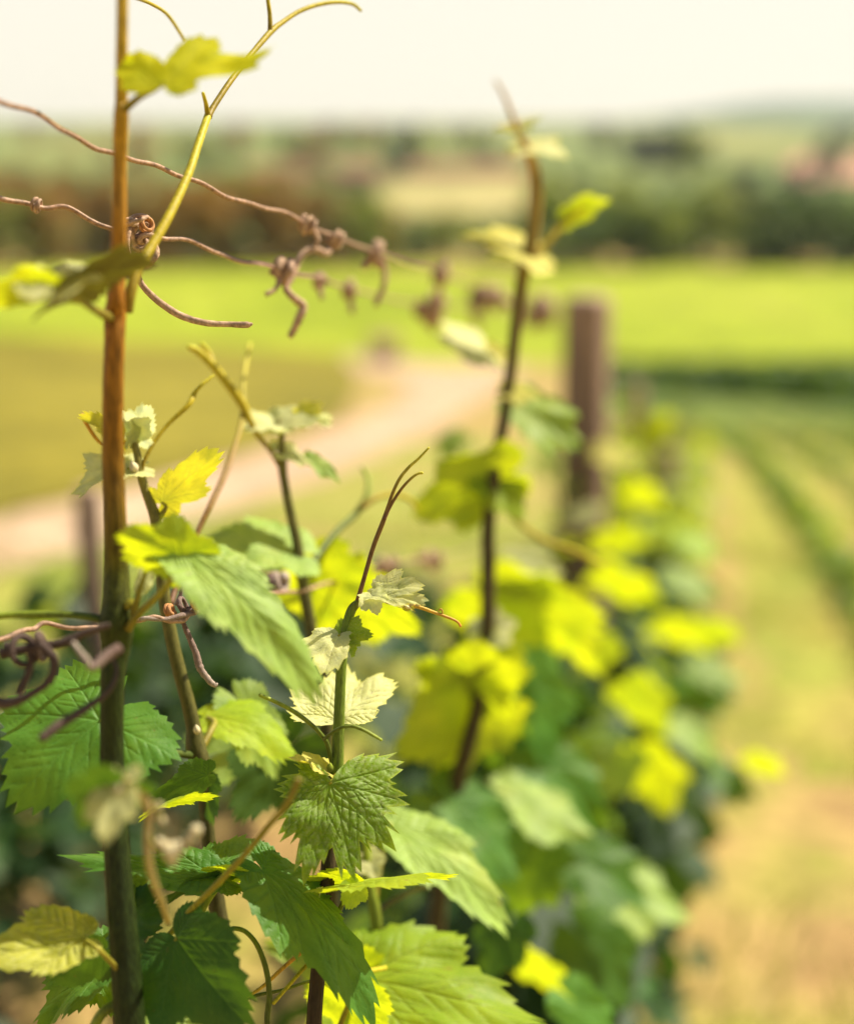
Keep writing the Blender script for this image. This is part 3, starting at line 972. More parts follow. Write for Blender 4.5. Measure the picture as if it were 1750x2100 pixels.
knot('large blurred pink knot of dried tendril midway to the thick post', (886, 632, 1.55), (1, -.25, 0), 3.2, 22, 10, 40, seed=10, tails=[[(880, 650, 1.55, 9), (888, 678, 1.55, 7)]])
knot('blurred pink dried tendril arching over the wire before the tall thin shoot', (1000, 612, 1.85), (1, -.4, 0), 2.6, 20, 10, 50, seed=11, tails=[[(975, 605, 1.85, 9), (970, 640, 1.85, 8), (985, 670, 1.85, 7)], [(1020, 605, 1.85, 9), (1050, 630, 1.85, 8), (1060, 655, 1.85, 7)]])
knot('very blurred pink dried tendril on the wire close to the thick post', (1105, 638, 2.6), (1, -.2, 0), 2.8, 24, 11, 40, seed=12)
knot('knot of grey and orange dried tendrils on the lower wire, right of the thick cane', (392, 1240, .80), (1, .18, 0), 3.4, 15, 5.5, 52, seed=13, mat='dry_grey',
     tails=[[(375, 1275, .80, 5), (385, 1300, .80, 6), (402, 1340, .80, 7), (408, 1365, .80, 8), (420, 1385, .80, 7), (438, 1404, .80, 6), (446, 1402, .80, 2)], [(375, 1190, .80, 4), (370, 1220, .80, 4), (360, 1240, .80, 4)]],
     extra=[((348, 1252, .795), (.9, .2, .4), 2.2, 12, 5, 14, 'dry_orange'), ((402, 1236, .795), (.8, .2, .3), 1.8, 13, 5, 12, 'dry_orange')])
o = tube('dried_tendril', [(425, 1247, .81, 2), (400, 1256, .80, 5), (375, 1262, .79, 6), (340, 1270, .785, 5), (300, 1268, .78, 5), (285, 1272, .78, 4)], M['dry_grey'], None, rough=.2)
tag(o, 'straight brown dried twig lying along the lower wire, right of the thick cane', 'tendril', 'dried tendrils on the wires')
knot('dark knot of dried tendril on the lower wire behind the middle shoots', (568, 1198, .96), (1, .2, 0), 3.2, 16, 8, 30, seed=14, mat='dry_grey')
knot('purplish dried tendril knot on the lower wire beyond the sharp shoot', (792, 1160, 1.25), (1, .2, 0), 3, 13, 7, 34, seed=15, mat='dry')
knot('pinkish dried tendril knot on the lower wire, left of the tall thin shoot', (885, 1148, 1.5), (1, .2, 0), 3, 15, 7, 40, seed=16, mat='dry')
knot('dark dried tendril tangle in front of the shaded leaf left of the thick cane', (60, 1335, .69), (1, .2, .3), 3.4, 26, 7, 90, seed=17, mat='dry_dark',
     tails=[[(0, 1340, .69, 12), (60, 1330, .69, 10), (130, 1318, .69, 10), (180, 1296, .69, 8), (225, 1282, .69, 6)], [(80, 1320, .68, 9), (110, 1350, .68, 10), (105, 1390, .68, 9), (70, 1420, .68, 8), (20, 1442, .68, 12), (-30, 1436, .68, 12)], [(60, 1320, .69, 8), (62, 1370, .69, 8), (40, 1420, .69, 8)]])
o = tube('dried_tendril', [(246, 1328, .66, 11), (215, 1348, .655, 11), (190, 1368, .65, 8), (175, 1350, .65, 6), (150, 1318, .655, 5)], M['dry_grey'], None, rough=.2)
tag(o, 'short thick grey dried tendril stump against the foot of the thick cane', 'tendril', 'dried tendrils on the wires')
o = tube('dried_tendril', [(230, 1345, .69, 4), (240, 1380, .685, 5), (222, 1418, .68, 6), (180, 1450, .675, 8), (120, 1488, .665, 10), (85, 1515, .66, 9)], M['dry_dark'], None, rough=.2)
tag(o, 'long dark dried tendril curving down across the big shaded leaf', 'tendril', 'dried tendrils on the wires')


# ------------------------------------------------------------------ vine shoots near the eye
def shoot(label, pts, mat, ridge=.06, name='vine_shoot', sides=14, base_u=None):
    """root thing with its stem; pts from below the picture up to the tip"""
    b = P(*pts[0][:3])
    root = thing(name, label, 'vine shoot', tuple(b), 'vine shoots of the near row')
    tube('stem', pts, M[mat], root, n=8, sides=sides, ridge=ridge, rough=.03)
    return root


# A: the thick cane
A = shoot('thickest cane, glare-tinted orange brown above, dark green below, rising over the sky',
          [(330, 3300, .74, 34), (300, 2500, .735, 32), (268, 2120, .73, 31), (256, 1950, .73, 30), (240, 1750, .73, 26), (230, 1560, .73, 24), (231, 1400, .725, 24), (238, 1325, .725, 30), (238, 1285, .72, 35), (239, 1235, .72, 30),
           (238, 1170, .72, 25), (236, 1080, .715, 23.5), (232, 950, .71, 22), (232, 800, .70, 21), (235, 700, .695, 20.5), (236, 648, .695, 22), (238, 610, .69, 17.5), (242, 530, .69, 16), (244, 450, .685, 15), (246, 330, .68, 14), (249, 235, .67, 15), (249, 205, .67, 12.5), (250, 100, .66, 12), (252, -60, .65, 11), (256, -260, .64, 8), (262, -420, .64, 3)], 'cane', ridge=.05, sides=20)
tube('leaf_stalk', [(228, 1292, .72, 9), (205, 1270, .72, 8.5), (150, 1262, .72, 8), (80, 1260, .72, 7.5), (0, 1264, .72, 7), (-120, 1285, .72, 6)], M['tendril_g'], A)
tube('side_shoot', [(262, 640, .70, 11), (268, 600, .70, 12), (282, 555, .705, 11), (305, 515, .715, 10.5), (345, 445, .73, 10), (385, 360, .75, 9), (405, 300, .765, 8.5), (426, 238, .78, 8)], M['tendril'], A)
tube('tendril', [(427, 240, .78, 8), (436, 222, .785, 6.5), (470, 170, .80, 6), (510, 118, .82, 5.6), (554, 66, .84, 6.4), (580, 45, .85, 5.2), (612, 24, .86, 4.8), (650, 10, .87, 4.5), (690, 4, .88, 4.3), (722, 8, .89, 4), (740, 22, .89, 3.4)], M['tendril'], A)
tube('tendril', [(554, 68, .84, 5.5), (553, 30, .84, 4.5), (548, -10, .84, 4), (545, -60, .84, 2.5)], M['tendril'], A)
tube('tendril', [(427, 240, .78, 6.5), (422, 212, .775, 4.5), (416, 190, .77, 3.5)], M['tendril'], A)
tube('tendril', [(252, -20, .68, 6), (275, -6, .74, 4), (310, 8, .80, 3.6), (345, 32, .86, 3.6), (380, 85, .9, 3.2)], M['tendril'], A)
leaf(A, (338, 172, .645), (440, 84, .66), (-.30, .30, .9), 'leaf_sky', stalk=[(258, 222, .668, 9), (285, 200, .66, 7), (315, 184, .65, 6)], w=.95, droop=.25, fold=.15, wave=.07, label='yellow backlit leaf against the sky near the top of the cane',
     lobes=[(0, 1.0, 26), (38, 1.40, 20), (-86, .86, 28), (-118, .6, 24), (85, .55, 28)], smat='stalk')
leaf(A, (110, 596, .62), (-60, 628, .60), (.05, .75, -.50), 'leaf_sky', lobes=HANG, w=.7, stalk=[(225, 652, .69, 11), (190, 632, .66, 8), (150, 606, .64, 7), (125, 596, .625, 6)], droop=.4, fold=.2, label='bright yellow backlit leaf at the left edge')
leaf(A, (150, 585, .625), (315, 548, .66), (-.1, .72, -.42), 'leaf_olive', droop=.5, fold=.15, w=.62, cross=.6, wave=.06)
leaf(A, (112, 590, .615), (178, 556, .65), (.1, .6, .6), 'young', droop=.4, fold=.3, w=.5)
L1 = leaf(A, (378, 1132, .69), (622, 1402, .685), (.22, .74, .62), 'leaf_pale', stalk=[(262, 1290, .715, 10), (285, 1258, .71, 8), (325, 1220, .70, 7.5), (358, 1178, .695, 7)], lobes=HANG, droop=.75, fold=.1, w=.45, cross=1.2, wave=.03, res='hi', seed=41,
          label='large drooping pale green leaf right of the thick cane')
leaf(A, (372, 1150, .69), (250, 1090, .665), (-.35, .55, -.45), 'leaf_yel', droop=.3, fold=.25, w=.62, wave=.08)
tube('side_shoot', [(272, 1262, .715, 7), (284, 1220, .71, 6), (293, 1185, .71, 6), (300, 1165, .71, 4), (306, 1140, .71, 3)], M['stalk'], A)
leaf(A, (293, 1185, .71), (305, 1108, .71), (.6, .1, .6), 'young', droop=.4, fold=.6, w=.4, cross=.8)
bud(A, 262, 1243, .715, 11, (.6, .8, .3), 'stalk')

# C: second stem
Cc = shoot('brown green shoot just behind and right of the thick cane, with young yellow tip leaves',
           [(520, 3300, .9, 22), (475, 2400, .87, 20), (462, 2100, .86, 19), (455, 1950, .86, 20), (444, 1850, .86, 17), (430, 1740, .86, 14), (420, 1640, .86, 14), (410, 1565, .86, 19), (402, 1535, .86, 20), (396, 1490, .86, 15), (385, 1440, .86, 14), (366, 1370, .86, 13.5), (350, 1300, .86, 13),
            (335, 1215, .86, 12), (328, 1140, .86, 11.5), (321, 1075, .86, 12), (315, 1050, .86, 11), (300, 1010, .86, 9.5), (288, 970, .86, 8.5), (281, 930, .86, 7.5), (274, 905, .86, 7), (268, 888, .86, 5)], 'shoot')
tube('tendril', [(290, 968, .86, 5), (296, 945, .86, 4), (318, 905, .865, 4), (345, 870, .87, 4.2), (385, 832, .875, 5.6), (396, 812, .88, 6), (402, 802, .88, 4), (415, 788, .88, 3.6), (438, 770, .885, 3)], M['tendril'], Cc)
tube('tendril', [(350, 1240, .87, 7), (362, 1200, .88, 6), (385, 1140, .89, 6), (408, 1085, .90, 6), (432, 1035, .91, 6.4), (460, 975, .93, 6.8), (478, 925, .95, 6), (492, 880, .97, 5.5), (499, 830, .99, 5), (498, 790, 1.0, 4.5), (505, 740, 1.02, 4.2), (512, 705, 1.03, 4)], M['tendril_b'], Cc)
leaf(Cc, (332, 1030, .86), (446, 934, .832), (.1, .5, -.55), 'young_y', stalk=[(328, 1062, .86, 7), (340, 1040, .86, 4)], fold=.3, droop=.3, w=.62, wave=.08, lobes=[(0, 1, 24), (-42, .68, 24), (40, .45, 22), (-100, .4, 30), (100, .35, 26)])
leaf(Cc, (268, 895, .86), (306, 832, .846), (.41, .62, -.5), 'young', fold=.3, droop=.3, lobes=HANG, w=.7, wave=.1)
leaf(Cc, (264, 880, .86), (250, 836, .834), (.41, .62, -.5), 'young', fold=.2, droop=.5, w=.8, wave=.1)
leaf(Cc, (268, 900, .855), (275, 850, .85), (.8, .1, .5), 'young', fold=.3, droop=.2, w=.5, wave=.1)
leaf(Cc, (240, 905, .86), (165, 850, .84), (.1, .4, .8), 'young_y', fold=.6, droop=.9, w=.35, wave=.12)
leaf(Cc, (232, 900, .86), (190, 862, .85), (.1, .6, .7), 'young_y', fold=.5, droop=.9, w=.4, wave=.12)
tube('tendril', [(270, 900, .86, 4), (245, 912, .86, 3), (215, 912, .86, 3), (198, 900, .855, 4), (178, 870, .85, 4), (168, 850, .845, 4)], M['stalk_o'], Cc)
leaf(Cc, (262, 962, .86), (155, 1004, .85), (.3, .85, .4), 'young', fold=.25, droop=.5, w=.62, wave=.1, stalk=[(284, 972, .86, 5), (275, 960, .86, 4)])
leaf(Cc, (262, 962, .86), (235, 985, .85), (.3, .4, .8), 'young', fold=.5, droop=.8, w=.6, wave=.1)
bud(Cc, 276, 962, .855, 10, (-.3, .8, .2), 'bud')
L4 = leaf(Cc, (205, 1478, .76), (30, 1655, .74), (-.02, .55, .8), 'leaf_mid', stalk=[(400, 1550, .86, 9), (340, 1542, .83, 6.5), (280, 1530, .79, 6), (240, 1510, .77, 5.5)], droop=.35, fold=.12, w=1.0, cross=.5, wave=.05, res='hi', smat='tendril_g', seed=43,
          label='large dark green leaf crossed by stem shadows, left of the thick cane')
leaf(Cc, (425, 1470, .90), (592, 1548, .90), (.1, .85, .5), 'leaf_yel', stalk=[(412, 1535, .87, 9), (432, 1500, .88, 7), (440, 1480, .89, 6)], droop=1.2, fold=.1, lobes=HANG, w=.66, cross=.8, wave=.06, label='yellow leaf with a folded drooping end right of the brown green shoot')
leaf(Cc, (500, 1455, .92), (560, 1590, .92), (.5, .5, .7), 'leaf_pale', droop=.6, fold=.3, w=.6, cross=.6)
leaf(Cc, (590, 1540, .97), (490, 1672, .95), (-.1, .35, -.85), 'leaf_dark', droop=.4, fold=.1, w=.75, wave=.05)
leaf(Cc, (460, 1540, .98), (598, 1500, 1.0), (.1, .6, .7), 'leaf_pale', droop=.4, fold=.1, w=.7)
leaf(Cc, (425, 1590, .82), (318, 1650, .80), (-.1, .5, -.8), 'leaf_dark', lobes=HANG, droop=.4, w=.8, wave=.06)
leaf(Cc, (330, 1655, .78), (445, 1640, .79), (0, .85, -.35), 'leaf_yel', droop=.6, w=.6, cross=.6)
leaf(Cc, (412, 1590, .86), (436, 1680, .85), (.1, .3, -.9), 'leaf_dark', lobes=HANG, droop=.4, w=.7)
bud(Cc, 404, 1500, .85, 8, (-.1, 1, .2), 'bud')

# E: third stem
E = shoot('slender blurred shoot with a pale leafy tip, left of the sharp shoot',
          [(720, 3300, 1.06, 18), (690, 2200, 1.03, 16), (675, 1700, 1.0, 14), (662, 1400, .99, 13), (645, 1330, .99, 12), (630, 1250, .99, 12), (616, 1170, .99, 11), (608, 1110, .99, 10), (592, 1040, .99, 9), (582, 985, .99, 8.5), (578, 950, .99, 9.5), (577, 910, .99, 7), (577, 885, .99, 6), (572, 862, .99, 4)], 'shoot')
tube('tendril', [(574, 952, .99, 8), (555, 925, .99, 5), (530, 895, .985, 5.5), (512, 862, .98, 7), (496, 828, .98, 9.5), (465, 785, .975, 9), (432, 745, .97, 8.5), (405, 720, .965, 7.5), (386, 711, .96, 5)], M['tendril'], E)
tube('tendril', [(436, 750, .97, 7), (428, 725, .975, 6.5), (412, 706, .98, 5)], M['tendril'], E)
tube('tendril', [(622, 1190, .99, 7), (650, 1140, 1.02, 7), (690, 1090, 1.05, 7), (728, 1055, 1.07, 7), (750, 1020, 1.08, 6), (755, 985, 1.09, 5), (742, 958, 1.1, 4)], M['tendril_g'], E)
tube('tendril', [(742, 1040, 1.07, 7), (770, 1022, 1.08, 6), (805, 1014, 1.1, 5), (840, 1025, 1.12, 5), (856, 1045, 1.13, 4)], M['tendril'], E)
leaf(E, (566, 872, .99), (496, 880, .98), (0, .85, .45), 'young', fold=.2, droop=.4, w=1.0, wave=.08)
leaf(E, (580, 866, .99), (680, 858, 1.0), (0, .85, .45), 'young', fold=.15, droop=.5, w=.75, wave=.12)
leaf(E, (622, 856, 1.0), (662, 826, 1.0), (.1, .5, .8), 'young_y', fold=.3, droop=.6, w=.7, wave=.12)
leaf(E, (640, 858, 1.0), (676, 880, .99), (.1, .8, .5), 'young', fold=.3, droop=.7, w=.7, wave=.12)
leaf(E, (582, 930, .99), (640, 955, 1.0), (.1, .85, .45), 'young', fold=.2, droop=.5, w=.9, wave=.1, stalk=[(579, 950, .99, 4), (582, 938, .99, 3)])
leaf(E, (640, 948, 1.0), (690, 990, 1.0), (.3, .6, .6), 'leaf_pale', fold=.3, droop=.6, w=.5, wave=.1)
leaf(E, (594, 1128, .99), (444, 1110, .98), (0, .78, .6), 'leaf_pale', fold=.12, droop=.35, w=.74, wave=.06, res='hi', label='pale green leaf reaching left from the slender blurred shoot')
leaf(E, (640, 1190, 1.06), (740, 1290, 1.05), (.1, .45, -.8), 'leaf_yel', fold=.1, droop=.4, w=.9, wave=.05)
leaf(E, (700, 1160, 1.10), (640, 1250, 1.1), (0, .5, -.8), 'leaf_yel', fold=.1, droop=.4, w=.9, wave=.05)
leaf(E, (720, 1230, 1.12), (850, 1300, 1.12), (0, .6, -.7), 'leaf_yel', fold=.1, droop=.4, w=.8, wave=.05)

# M: the sharp shoot
Ms = shoot('sharp striped green shoot in focus with two long upright tendrils at its tip',
           [(620, 3300, .84, 20), (636, 2400, .81, 16), (643, 2110, .80, 15), (650, 2010, .80, 14.5), (660, 1900, .80, 14.5), (670, 1810, .80, 14.5), (674, 1740, .80, 13.5), (680, 1660, .80, 13), (686, 1605, .80, 13.5), (690, 1580, .80, 13), (693, 1520, .80, 11), (696, 1440, .80, 10.5), (699, 1370, .80, 10), (704, 1325, .80, 10),
            (709, 1300, .80, 10.5), (714, 1270, .80, 9.5), (722, 1248, .80, 9), (735, 1235, .80, 7.5), (748, 1225, .80, 5.5), (762, 1220, .80, 4)], 'shoot_focus', ridge=.09, sides=18)
tube('tendril', [(733, 1232, .80, 5.2), (745, 1190, .80, 4.6), (765, 1122, .80, 4.8), (785, 1070, .80, 5), (795, 1040, .80, 3.8), (806, 1008, .80, 3.4), (820, 980, .80, 3.4), (838, 958, .80, 3.3), (858, 940, .80, 2.8), (879, 918, .80, 2.2)], M['tendril_b'], Ms)
tube('tendril', [(787, 1066, .799, 4), (798, 1042, .80, 3.4), (812, 1018, .80, 3.2), (828, 996, .80, 3), (846, 978, .80, 2.9), (858, 971, .80, 2.7), (866, 970, .80, 3)], M['tendril_b'], Ms)
leaf(Ms, (783, 1212, .80), (866, 1206, .79), (-.1, .72, .7), 'young', fold=.22, droop=.35, w=.85, wave=.06, res='hi', stalk=[(752, 1222, .80, 3.5), (770, 1222, .80, 2.8)], lobes=[(0, 1, 30), (-58, .68, 30), (45, .62, 30), (-110, .55, 34), (105, .4, 30)], teeth=26)
leaf(Ms, (786, 1220, .795), (872, 1240, .785), (.1, .75, .6), 'young', fold=.3, droop=.4, w=.5, wave=.07, res='hi', teeth=26)
leaf(Ms, (762, 1222, .795), (778, 1262, .785), (-.2, .6, .8), 'young', fold=.25, droop=.7, w=.7, wave=.07, teeth=22)
leaf(Ms, (800, 1232, .80), (846, 1252, .795), (.1, .8, .5), 'young_y', fold=.4, droop=.3, w=.45, wave=.1, teeth=20)
tube('tendril', [(775, 1226, .80, 4), (800, 1236, .80, 4.4), (835, 1240, .80, 4.6), (862, 1246, .80, 4), (890, 1256, .80, 3.4), (915, 1265, .80, 3), (932, 1272, .80, 2.6), (940, 1278, .80, 2.4), (944, 1285, .80, 2.6)], M['stalk_o'], Ms)
tube('tendril', [(905, 1262, .80, 2), (907, 1254, .80, 1.8), (903, 1249, .80, 1.6), (899, 1253, .80, 1.4)], M['stalk_o'], Ms)
for uu, vv, dr in ((842, 1240, (.7, .5, .3)), (850, 1232, (.5, .8, .2)), (856, 1240, (.9, .4, .2)), (832, 1244, (.6, -.2, .4))):
    bud(Ms, uu, vv, .795, 4.2, dr, 'bud', 4.5)
leaf(Ms, (694, 1304, .792), (668, 1378, .775), (-.3, .40, .85), 'young', fold=.12, droop=.35, w=1.02, wave=.06, res='hi', stalk=[(712, 1298, .80, 4), (702, 1300, .795, 3)], lobes=[(0, 1, 34), (52, .98, 30), (-46, .42, 30), (98, .62, 32), (-100, .3, 30)], teeth=28)
leaf(Ms, (706, 1304, .797), (764, 1303, .79), (.15, .45, .8), 'leaf_focus', fold=.3, droop=.3, w=.75, wave=.07, res='hi', teeth=26, label='small shaded young leaf behind the upper stem')
leaf(Ms, (708, 1312, .80), (724, 1345, .79), (.4, .3, .8), 'leaf_focus', fold=.3, droop=.6, w=.6, teeth=20)
leaf(Ms, (690, 1474, .822), (702, 1386, .862), (-.03, .70, .72), 'young', fold=.18, droop=.10, w=.84, wave=.05, puff=2.4, res='hi', stalk=[(690, 1575, .81, 4), (683, 1530, .815, 3.4), (684, 1495, .82, 3)], label='pale young leaf spread out behind the sharp stem',
     lobes=[(0, 1.0, 34), (44, 1.08, 26), (-46, .98, 28), (84, .62, 30), (-84, .68, 30), (120, .2, 30), (-120, .2, 30)], teeth=46)
tube('tendril', [(690, 1585, .80, 7), (680, 1560, .798, 5.5), (672, 1530, .795, 5), (664, 1514, .793, 4.6), (645, 1492, .79, 4.4), (618, 1470, .788, 4.8), (590, 1452, .786, 4.6), (560, 1437, .784, 4.2), (532, 1425, .782, 4)], M['tendril_g'], Ms)
tube('tendril', [(664, 1516, .793, 4), (678, 1504, .78, 3.6), (700, 1492, .775, 3.5), (722, 1489, .775, 3.4), (745, 1497, .775, 3.6), (765, 1508, .775, 3.5), (782, 1518, .775, 2.8)], M['tendril_g'], Ms)
MF = leaf(Ms, (677, 1606, .785), (634, 1786, .772), (.22, .58, .78), 'leaf_focus', fold=.04, droop=.6, w=.90, wave=.04, res='hi', tooth=.2, teeth=42, seed=12, puff=2.2,
          stalk=[(688, 1590, .795, 4.5), (682, 1600, .79, 4)], label='main leaf in focus, its upper right half lit and lower half in shade',
          lobes=[(0, 1.02, 18), (-33, .96, 16), (-64, 0.98, 20), (-92, .84, 22), (-118, .84, 24), (36, .78, 20), (74, .58, 24), (108, .42, 22)])
leaf(Ms, (664, 1580, .795), (598, 1560, .78), (-.1, .75, .55), 'young_y', fold=.35, droop=.4, w=.5, wave=.09, res='hi', stalk=[(686, 1594, .80, 3.5), (675, 1590, .80, 3)], teeth=24)
bud(Ms, 676, 1578, .79, 8, (.1, 1, .2), 'tendril_g')
leaf(Ms, (722, 1812, .795), (938, 1804, .81), (.02, .93, -.22), 'leaf_yel', fold=.10, droop=.25, w=.80, cross=.5, wave=.05, res='hi', stalk=[(684, 1895, .80, 6), (696, 1866, .80, 5.5), (712, 1832, .798, 5)], smat='tendril_g', label='flat yellow leaf lit from above, seen edge on beside the stem')
leaf(Ms, (728, 1812, .80), (598, 1826, .80), (0, .78, -.55), 'leaf_yel', lobes=HANG, w=.8, droop=.5, fold=.1, wave=.08)
leaf(Ms, (735, 1812, .79), (712, 1862, .785), (0, .5, -.8), 'leaf_yel', lobes=HANG, w=1.2, droop=.3)
leaf(Ms, (650, 1850, .80), (660, 1820, .79), (-.5, .3, .8), 'young', fold=.5, droop=.6, w=.5)
tube('tendril', [(505, 2045, .80, 3), (540, 2022, .80, 4), (580, 1985, .80, 4.4), (622, 1950, .80, 4.4), (640, 1940, .80, 4)], M['stalk_o'], Ms)
tube('leaf_stalk', [(652, 1965, .80, 5), (640, 1968, .80, 4.5), (610, 2000, .79, 4.2), (560, 2058, .78, 4)], M['tendril'], Ms)
tube('tendril', [(500, 2050, .81, 3.5), (530, 2040, .81, 3.8), (580, 2030, .81, 3.6), (625, 2015, .81, 3.4), (650, 2010, .805, 4)], M['tendril_g'], Ms)
tube('tendril', [(560, 2160, .78, 6), (548, 2100, .78, 6), (552, 2040, .78, 6), (545, 1985, .78, 6), (528, 1940, .78, 5.5), (505, 1912, .78, 5), (482, 1904, .78, 5), (464, 1908, .78, 4.5)], M['tendril_g'], Ms)

# G: front straight stalk and the large low leaves
G = shoot('low shoot with the big drooping pointed green leaf left of the sharp shoot',
          [(330, 3200, .80, 16), (330, 2500, .79, 13), (345, 2100, .78, 10), (385, 1930, .78, 9), (400, 1890, .78, 9), (425, 1845, .78, 8.5), (455, 1805, .78, 7)], 'tendril_g', ridge=.03)
leaf(G, (538, 1782, .785), (742, 2080, .775), (.32, .74, .52), 'leaf_mid', lobes=HANG, fold=.08, droop=.75, w=.47, cross=.9, wave=.035, res='hi', seed=77, label='big green leaf hanging with its pointed end down, left of the sharp shoot', teeth=40)
leaf(G, (435, 1790, .785), (572, 1822, .79), (.05, .75, -.50), 'leaf_yel', lobes=HANG, fold=.1, droop=.35, w=.62, cross=.3, wave=.04, res='hi')
leaf(G, (452, 1800, .785), (155, 1768, .775), (.05, .82, .5), 'leaf_mid', lobes=HANG, fold=.1, droop=.35, w=.40, cross=.6, wave=.08, res='hi', seed=78, label='long green leaf reaching left behind the thick cane')
leaf(G, (430, 1795, .79), (520, 1728, .82), (.1, .80, .5), 'leaf', lobes=HANG, fold=.1, droop=.5, w=.75, wave=.06, res='hi')
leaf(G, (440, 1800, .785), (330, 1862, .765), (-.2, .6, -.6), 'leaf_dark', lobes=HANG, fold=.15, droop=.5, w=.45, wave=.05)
tube('tendril', [(612, 1598, .66, 7), (590, 1645, .67, 6.5), (545, 1700, .69, 6.5), (495, 1760, .71, 6.5), (440, 1818, .73, 6.5), (385, 1872, .75, 6), (340, 1925, .76, 6), (312, 1960, .77, 5)], M['stalk'], G)
leaf(G, (362, 1925, .745), (500, 2105, .72), (-.3, .30, .85), 'leaf_dark', lobes=[(0, 1, 38), (50, .78, 36), (-50, .72, 36), (98, .45, 36), (-98, .4, 36)], fold=.14, droop=.4, w=.85, cross=.4, wave=.04, res='hi', seed=80, puff=.7, label='large shaded dark green leaf at the bottom right of the thick cane', stalk=[(320, 2020, .77, 6), (325, 1970, .755, 5)])
leaf(G, (300, 1985, .77), (455, 2130, .75), (.0, .75, .6), 'leaf_pale', lobes=HANG, fold=.1, droop=.4, w=.85, wave=.06, res='hi', seed=81)
leaf(G, (215, 1975, .80), (82, 2110, .79), (-.5, .5, .7), 'leaf', fold=.3, droop=.6, w=.55, wave=.07, res='hi', seed=82, label='bluish dark leaf hanging at the bottom left')
leaf(G, (190, 1985, .81), (240, 2080, .80), (.3, .4, .8), 'leaf', fold=.2, droop=.5, w=.6)
leaf(G, (250, 1900, .78), (345, 1890, .77), (.1, .5, .8), 'leaf_dark', fold=.2, droop=.5, w=.9, wave=.1)
leaf(G, (272, 1800, .79), (300, 1860, .78), (.1, .6, .7), 'leaf', fold=.2, droop=.5, w=.8, wave=.1)
L11 = leaf(A, (172, 1925, .722), (-55, 1965, .705), (.1, .62, .72), 'leaf_pk', puff=2.6, lobes=HANG, fold=.22, droop=.3, w=.66, cross=.2, wave=.05, res='hi', seed=83, stalk=[(250, 1995, .73, 8), (230, 1975, .72, 6), (200, 1945, .71, 5)], label='yellow puckered leaf with a diagonal shadow, at the bottom left')
leaf(A, (215, 1950, .745), (110, 2015, .745), (-.1, .4, -.85), 'leaf_dark', lobes=HANG, fold=.1, droop=.4, w=1.1, wave=.05)
tube('side_shoot', [(262, 2060, .735, 12), (235, 2062, .735, 11), (205, 2085, .735, 11), (180, 2140, .735, 11)], M['tendril_g'], A)
tube('leaf_stalk', [(310, 2108, .76, 3), (340, 2096, .76, 4), (370, 2082, .76, 3.6)], M['tendril'], G)

# F: small blurred lateral with flower buds, nearest to the eye
Fs = shoot('small blurred side shoot with pale buds in front of the thick cane',
           [(345, 1890, .70, 7), (332, 1850, .66, 7), (318, 1815, .635, 7), (306, 1770, .62, 7.5), (304, 1710, .615, 8), (308, 1672, .612, 8), (300, 1645, .61, 9.5), (285, 1622, .605, 9), (268, 1606, .60, 9), (252, 1600, .60, 8)], 'stalk_f', ridge=.02)
leaf(Fs, (240, 1615, .60), (222, 1725, .585), (-.2, .3, .9), 'young', fold=.2, droop=.3, w=.62, wave=.05, teeth=26)
leaf(Fs, (238, 1618, .60), (168, 1690, .61), (-.3, .3, -.7), 'leaf_dark', fold=.2, droop=.3, w=.9, wave=.05)
leaf(Fs, (240, 1612, .60), (218, 1600, .60), (.1, .5, .9), 'young', fold=.3, droop=.4, w=.8)
bud(Fs, 240, 1622, .598, 10, (.2, .9, .1)); bud(Fs, 228, 1606, .60, 9, (-.2, 1, 0))
for uu, vv, rr, dr in ((325, 1650, 9, (.4, -.7, .1)), (332, 1680, 8, (.3, -.9, 0)), (318, 1668, 7, (.5, -.8, 0)), (344, 1744, 22, (.8, -.2, .3)), (362, 1738, 16, (.9, .1, .2)), (384, 1722, 15, (.9, .3, .2)), (398, 1706, 14, (.7, .5, .1)), (330, 1732, 12, (-.3, .8, .3)), (352, 1762, 12, (.4, -.8, .3))):
    bud(Fs, uu, vv, .612, rr, dr, 'bud', 2.0)
tube('bud_stalk', [(304, 1720, .615, 5), (325, 1742, .612, 4.5), (350, 1746, .612, 4), (385, 1722, .612, 4), (400, 1704, .612, 3)], M['stalk'], Fs)
tube('bud_stalk', [(309, 1660, .612, 5), (320, 1650, .612, 4), (332, 1682, .612, 3)], M['stalk'], Fs)

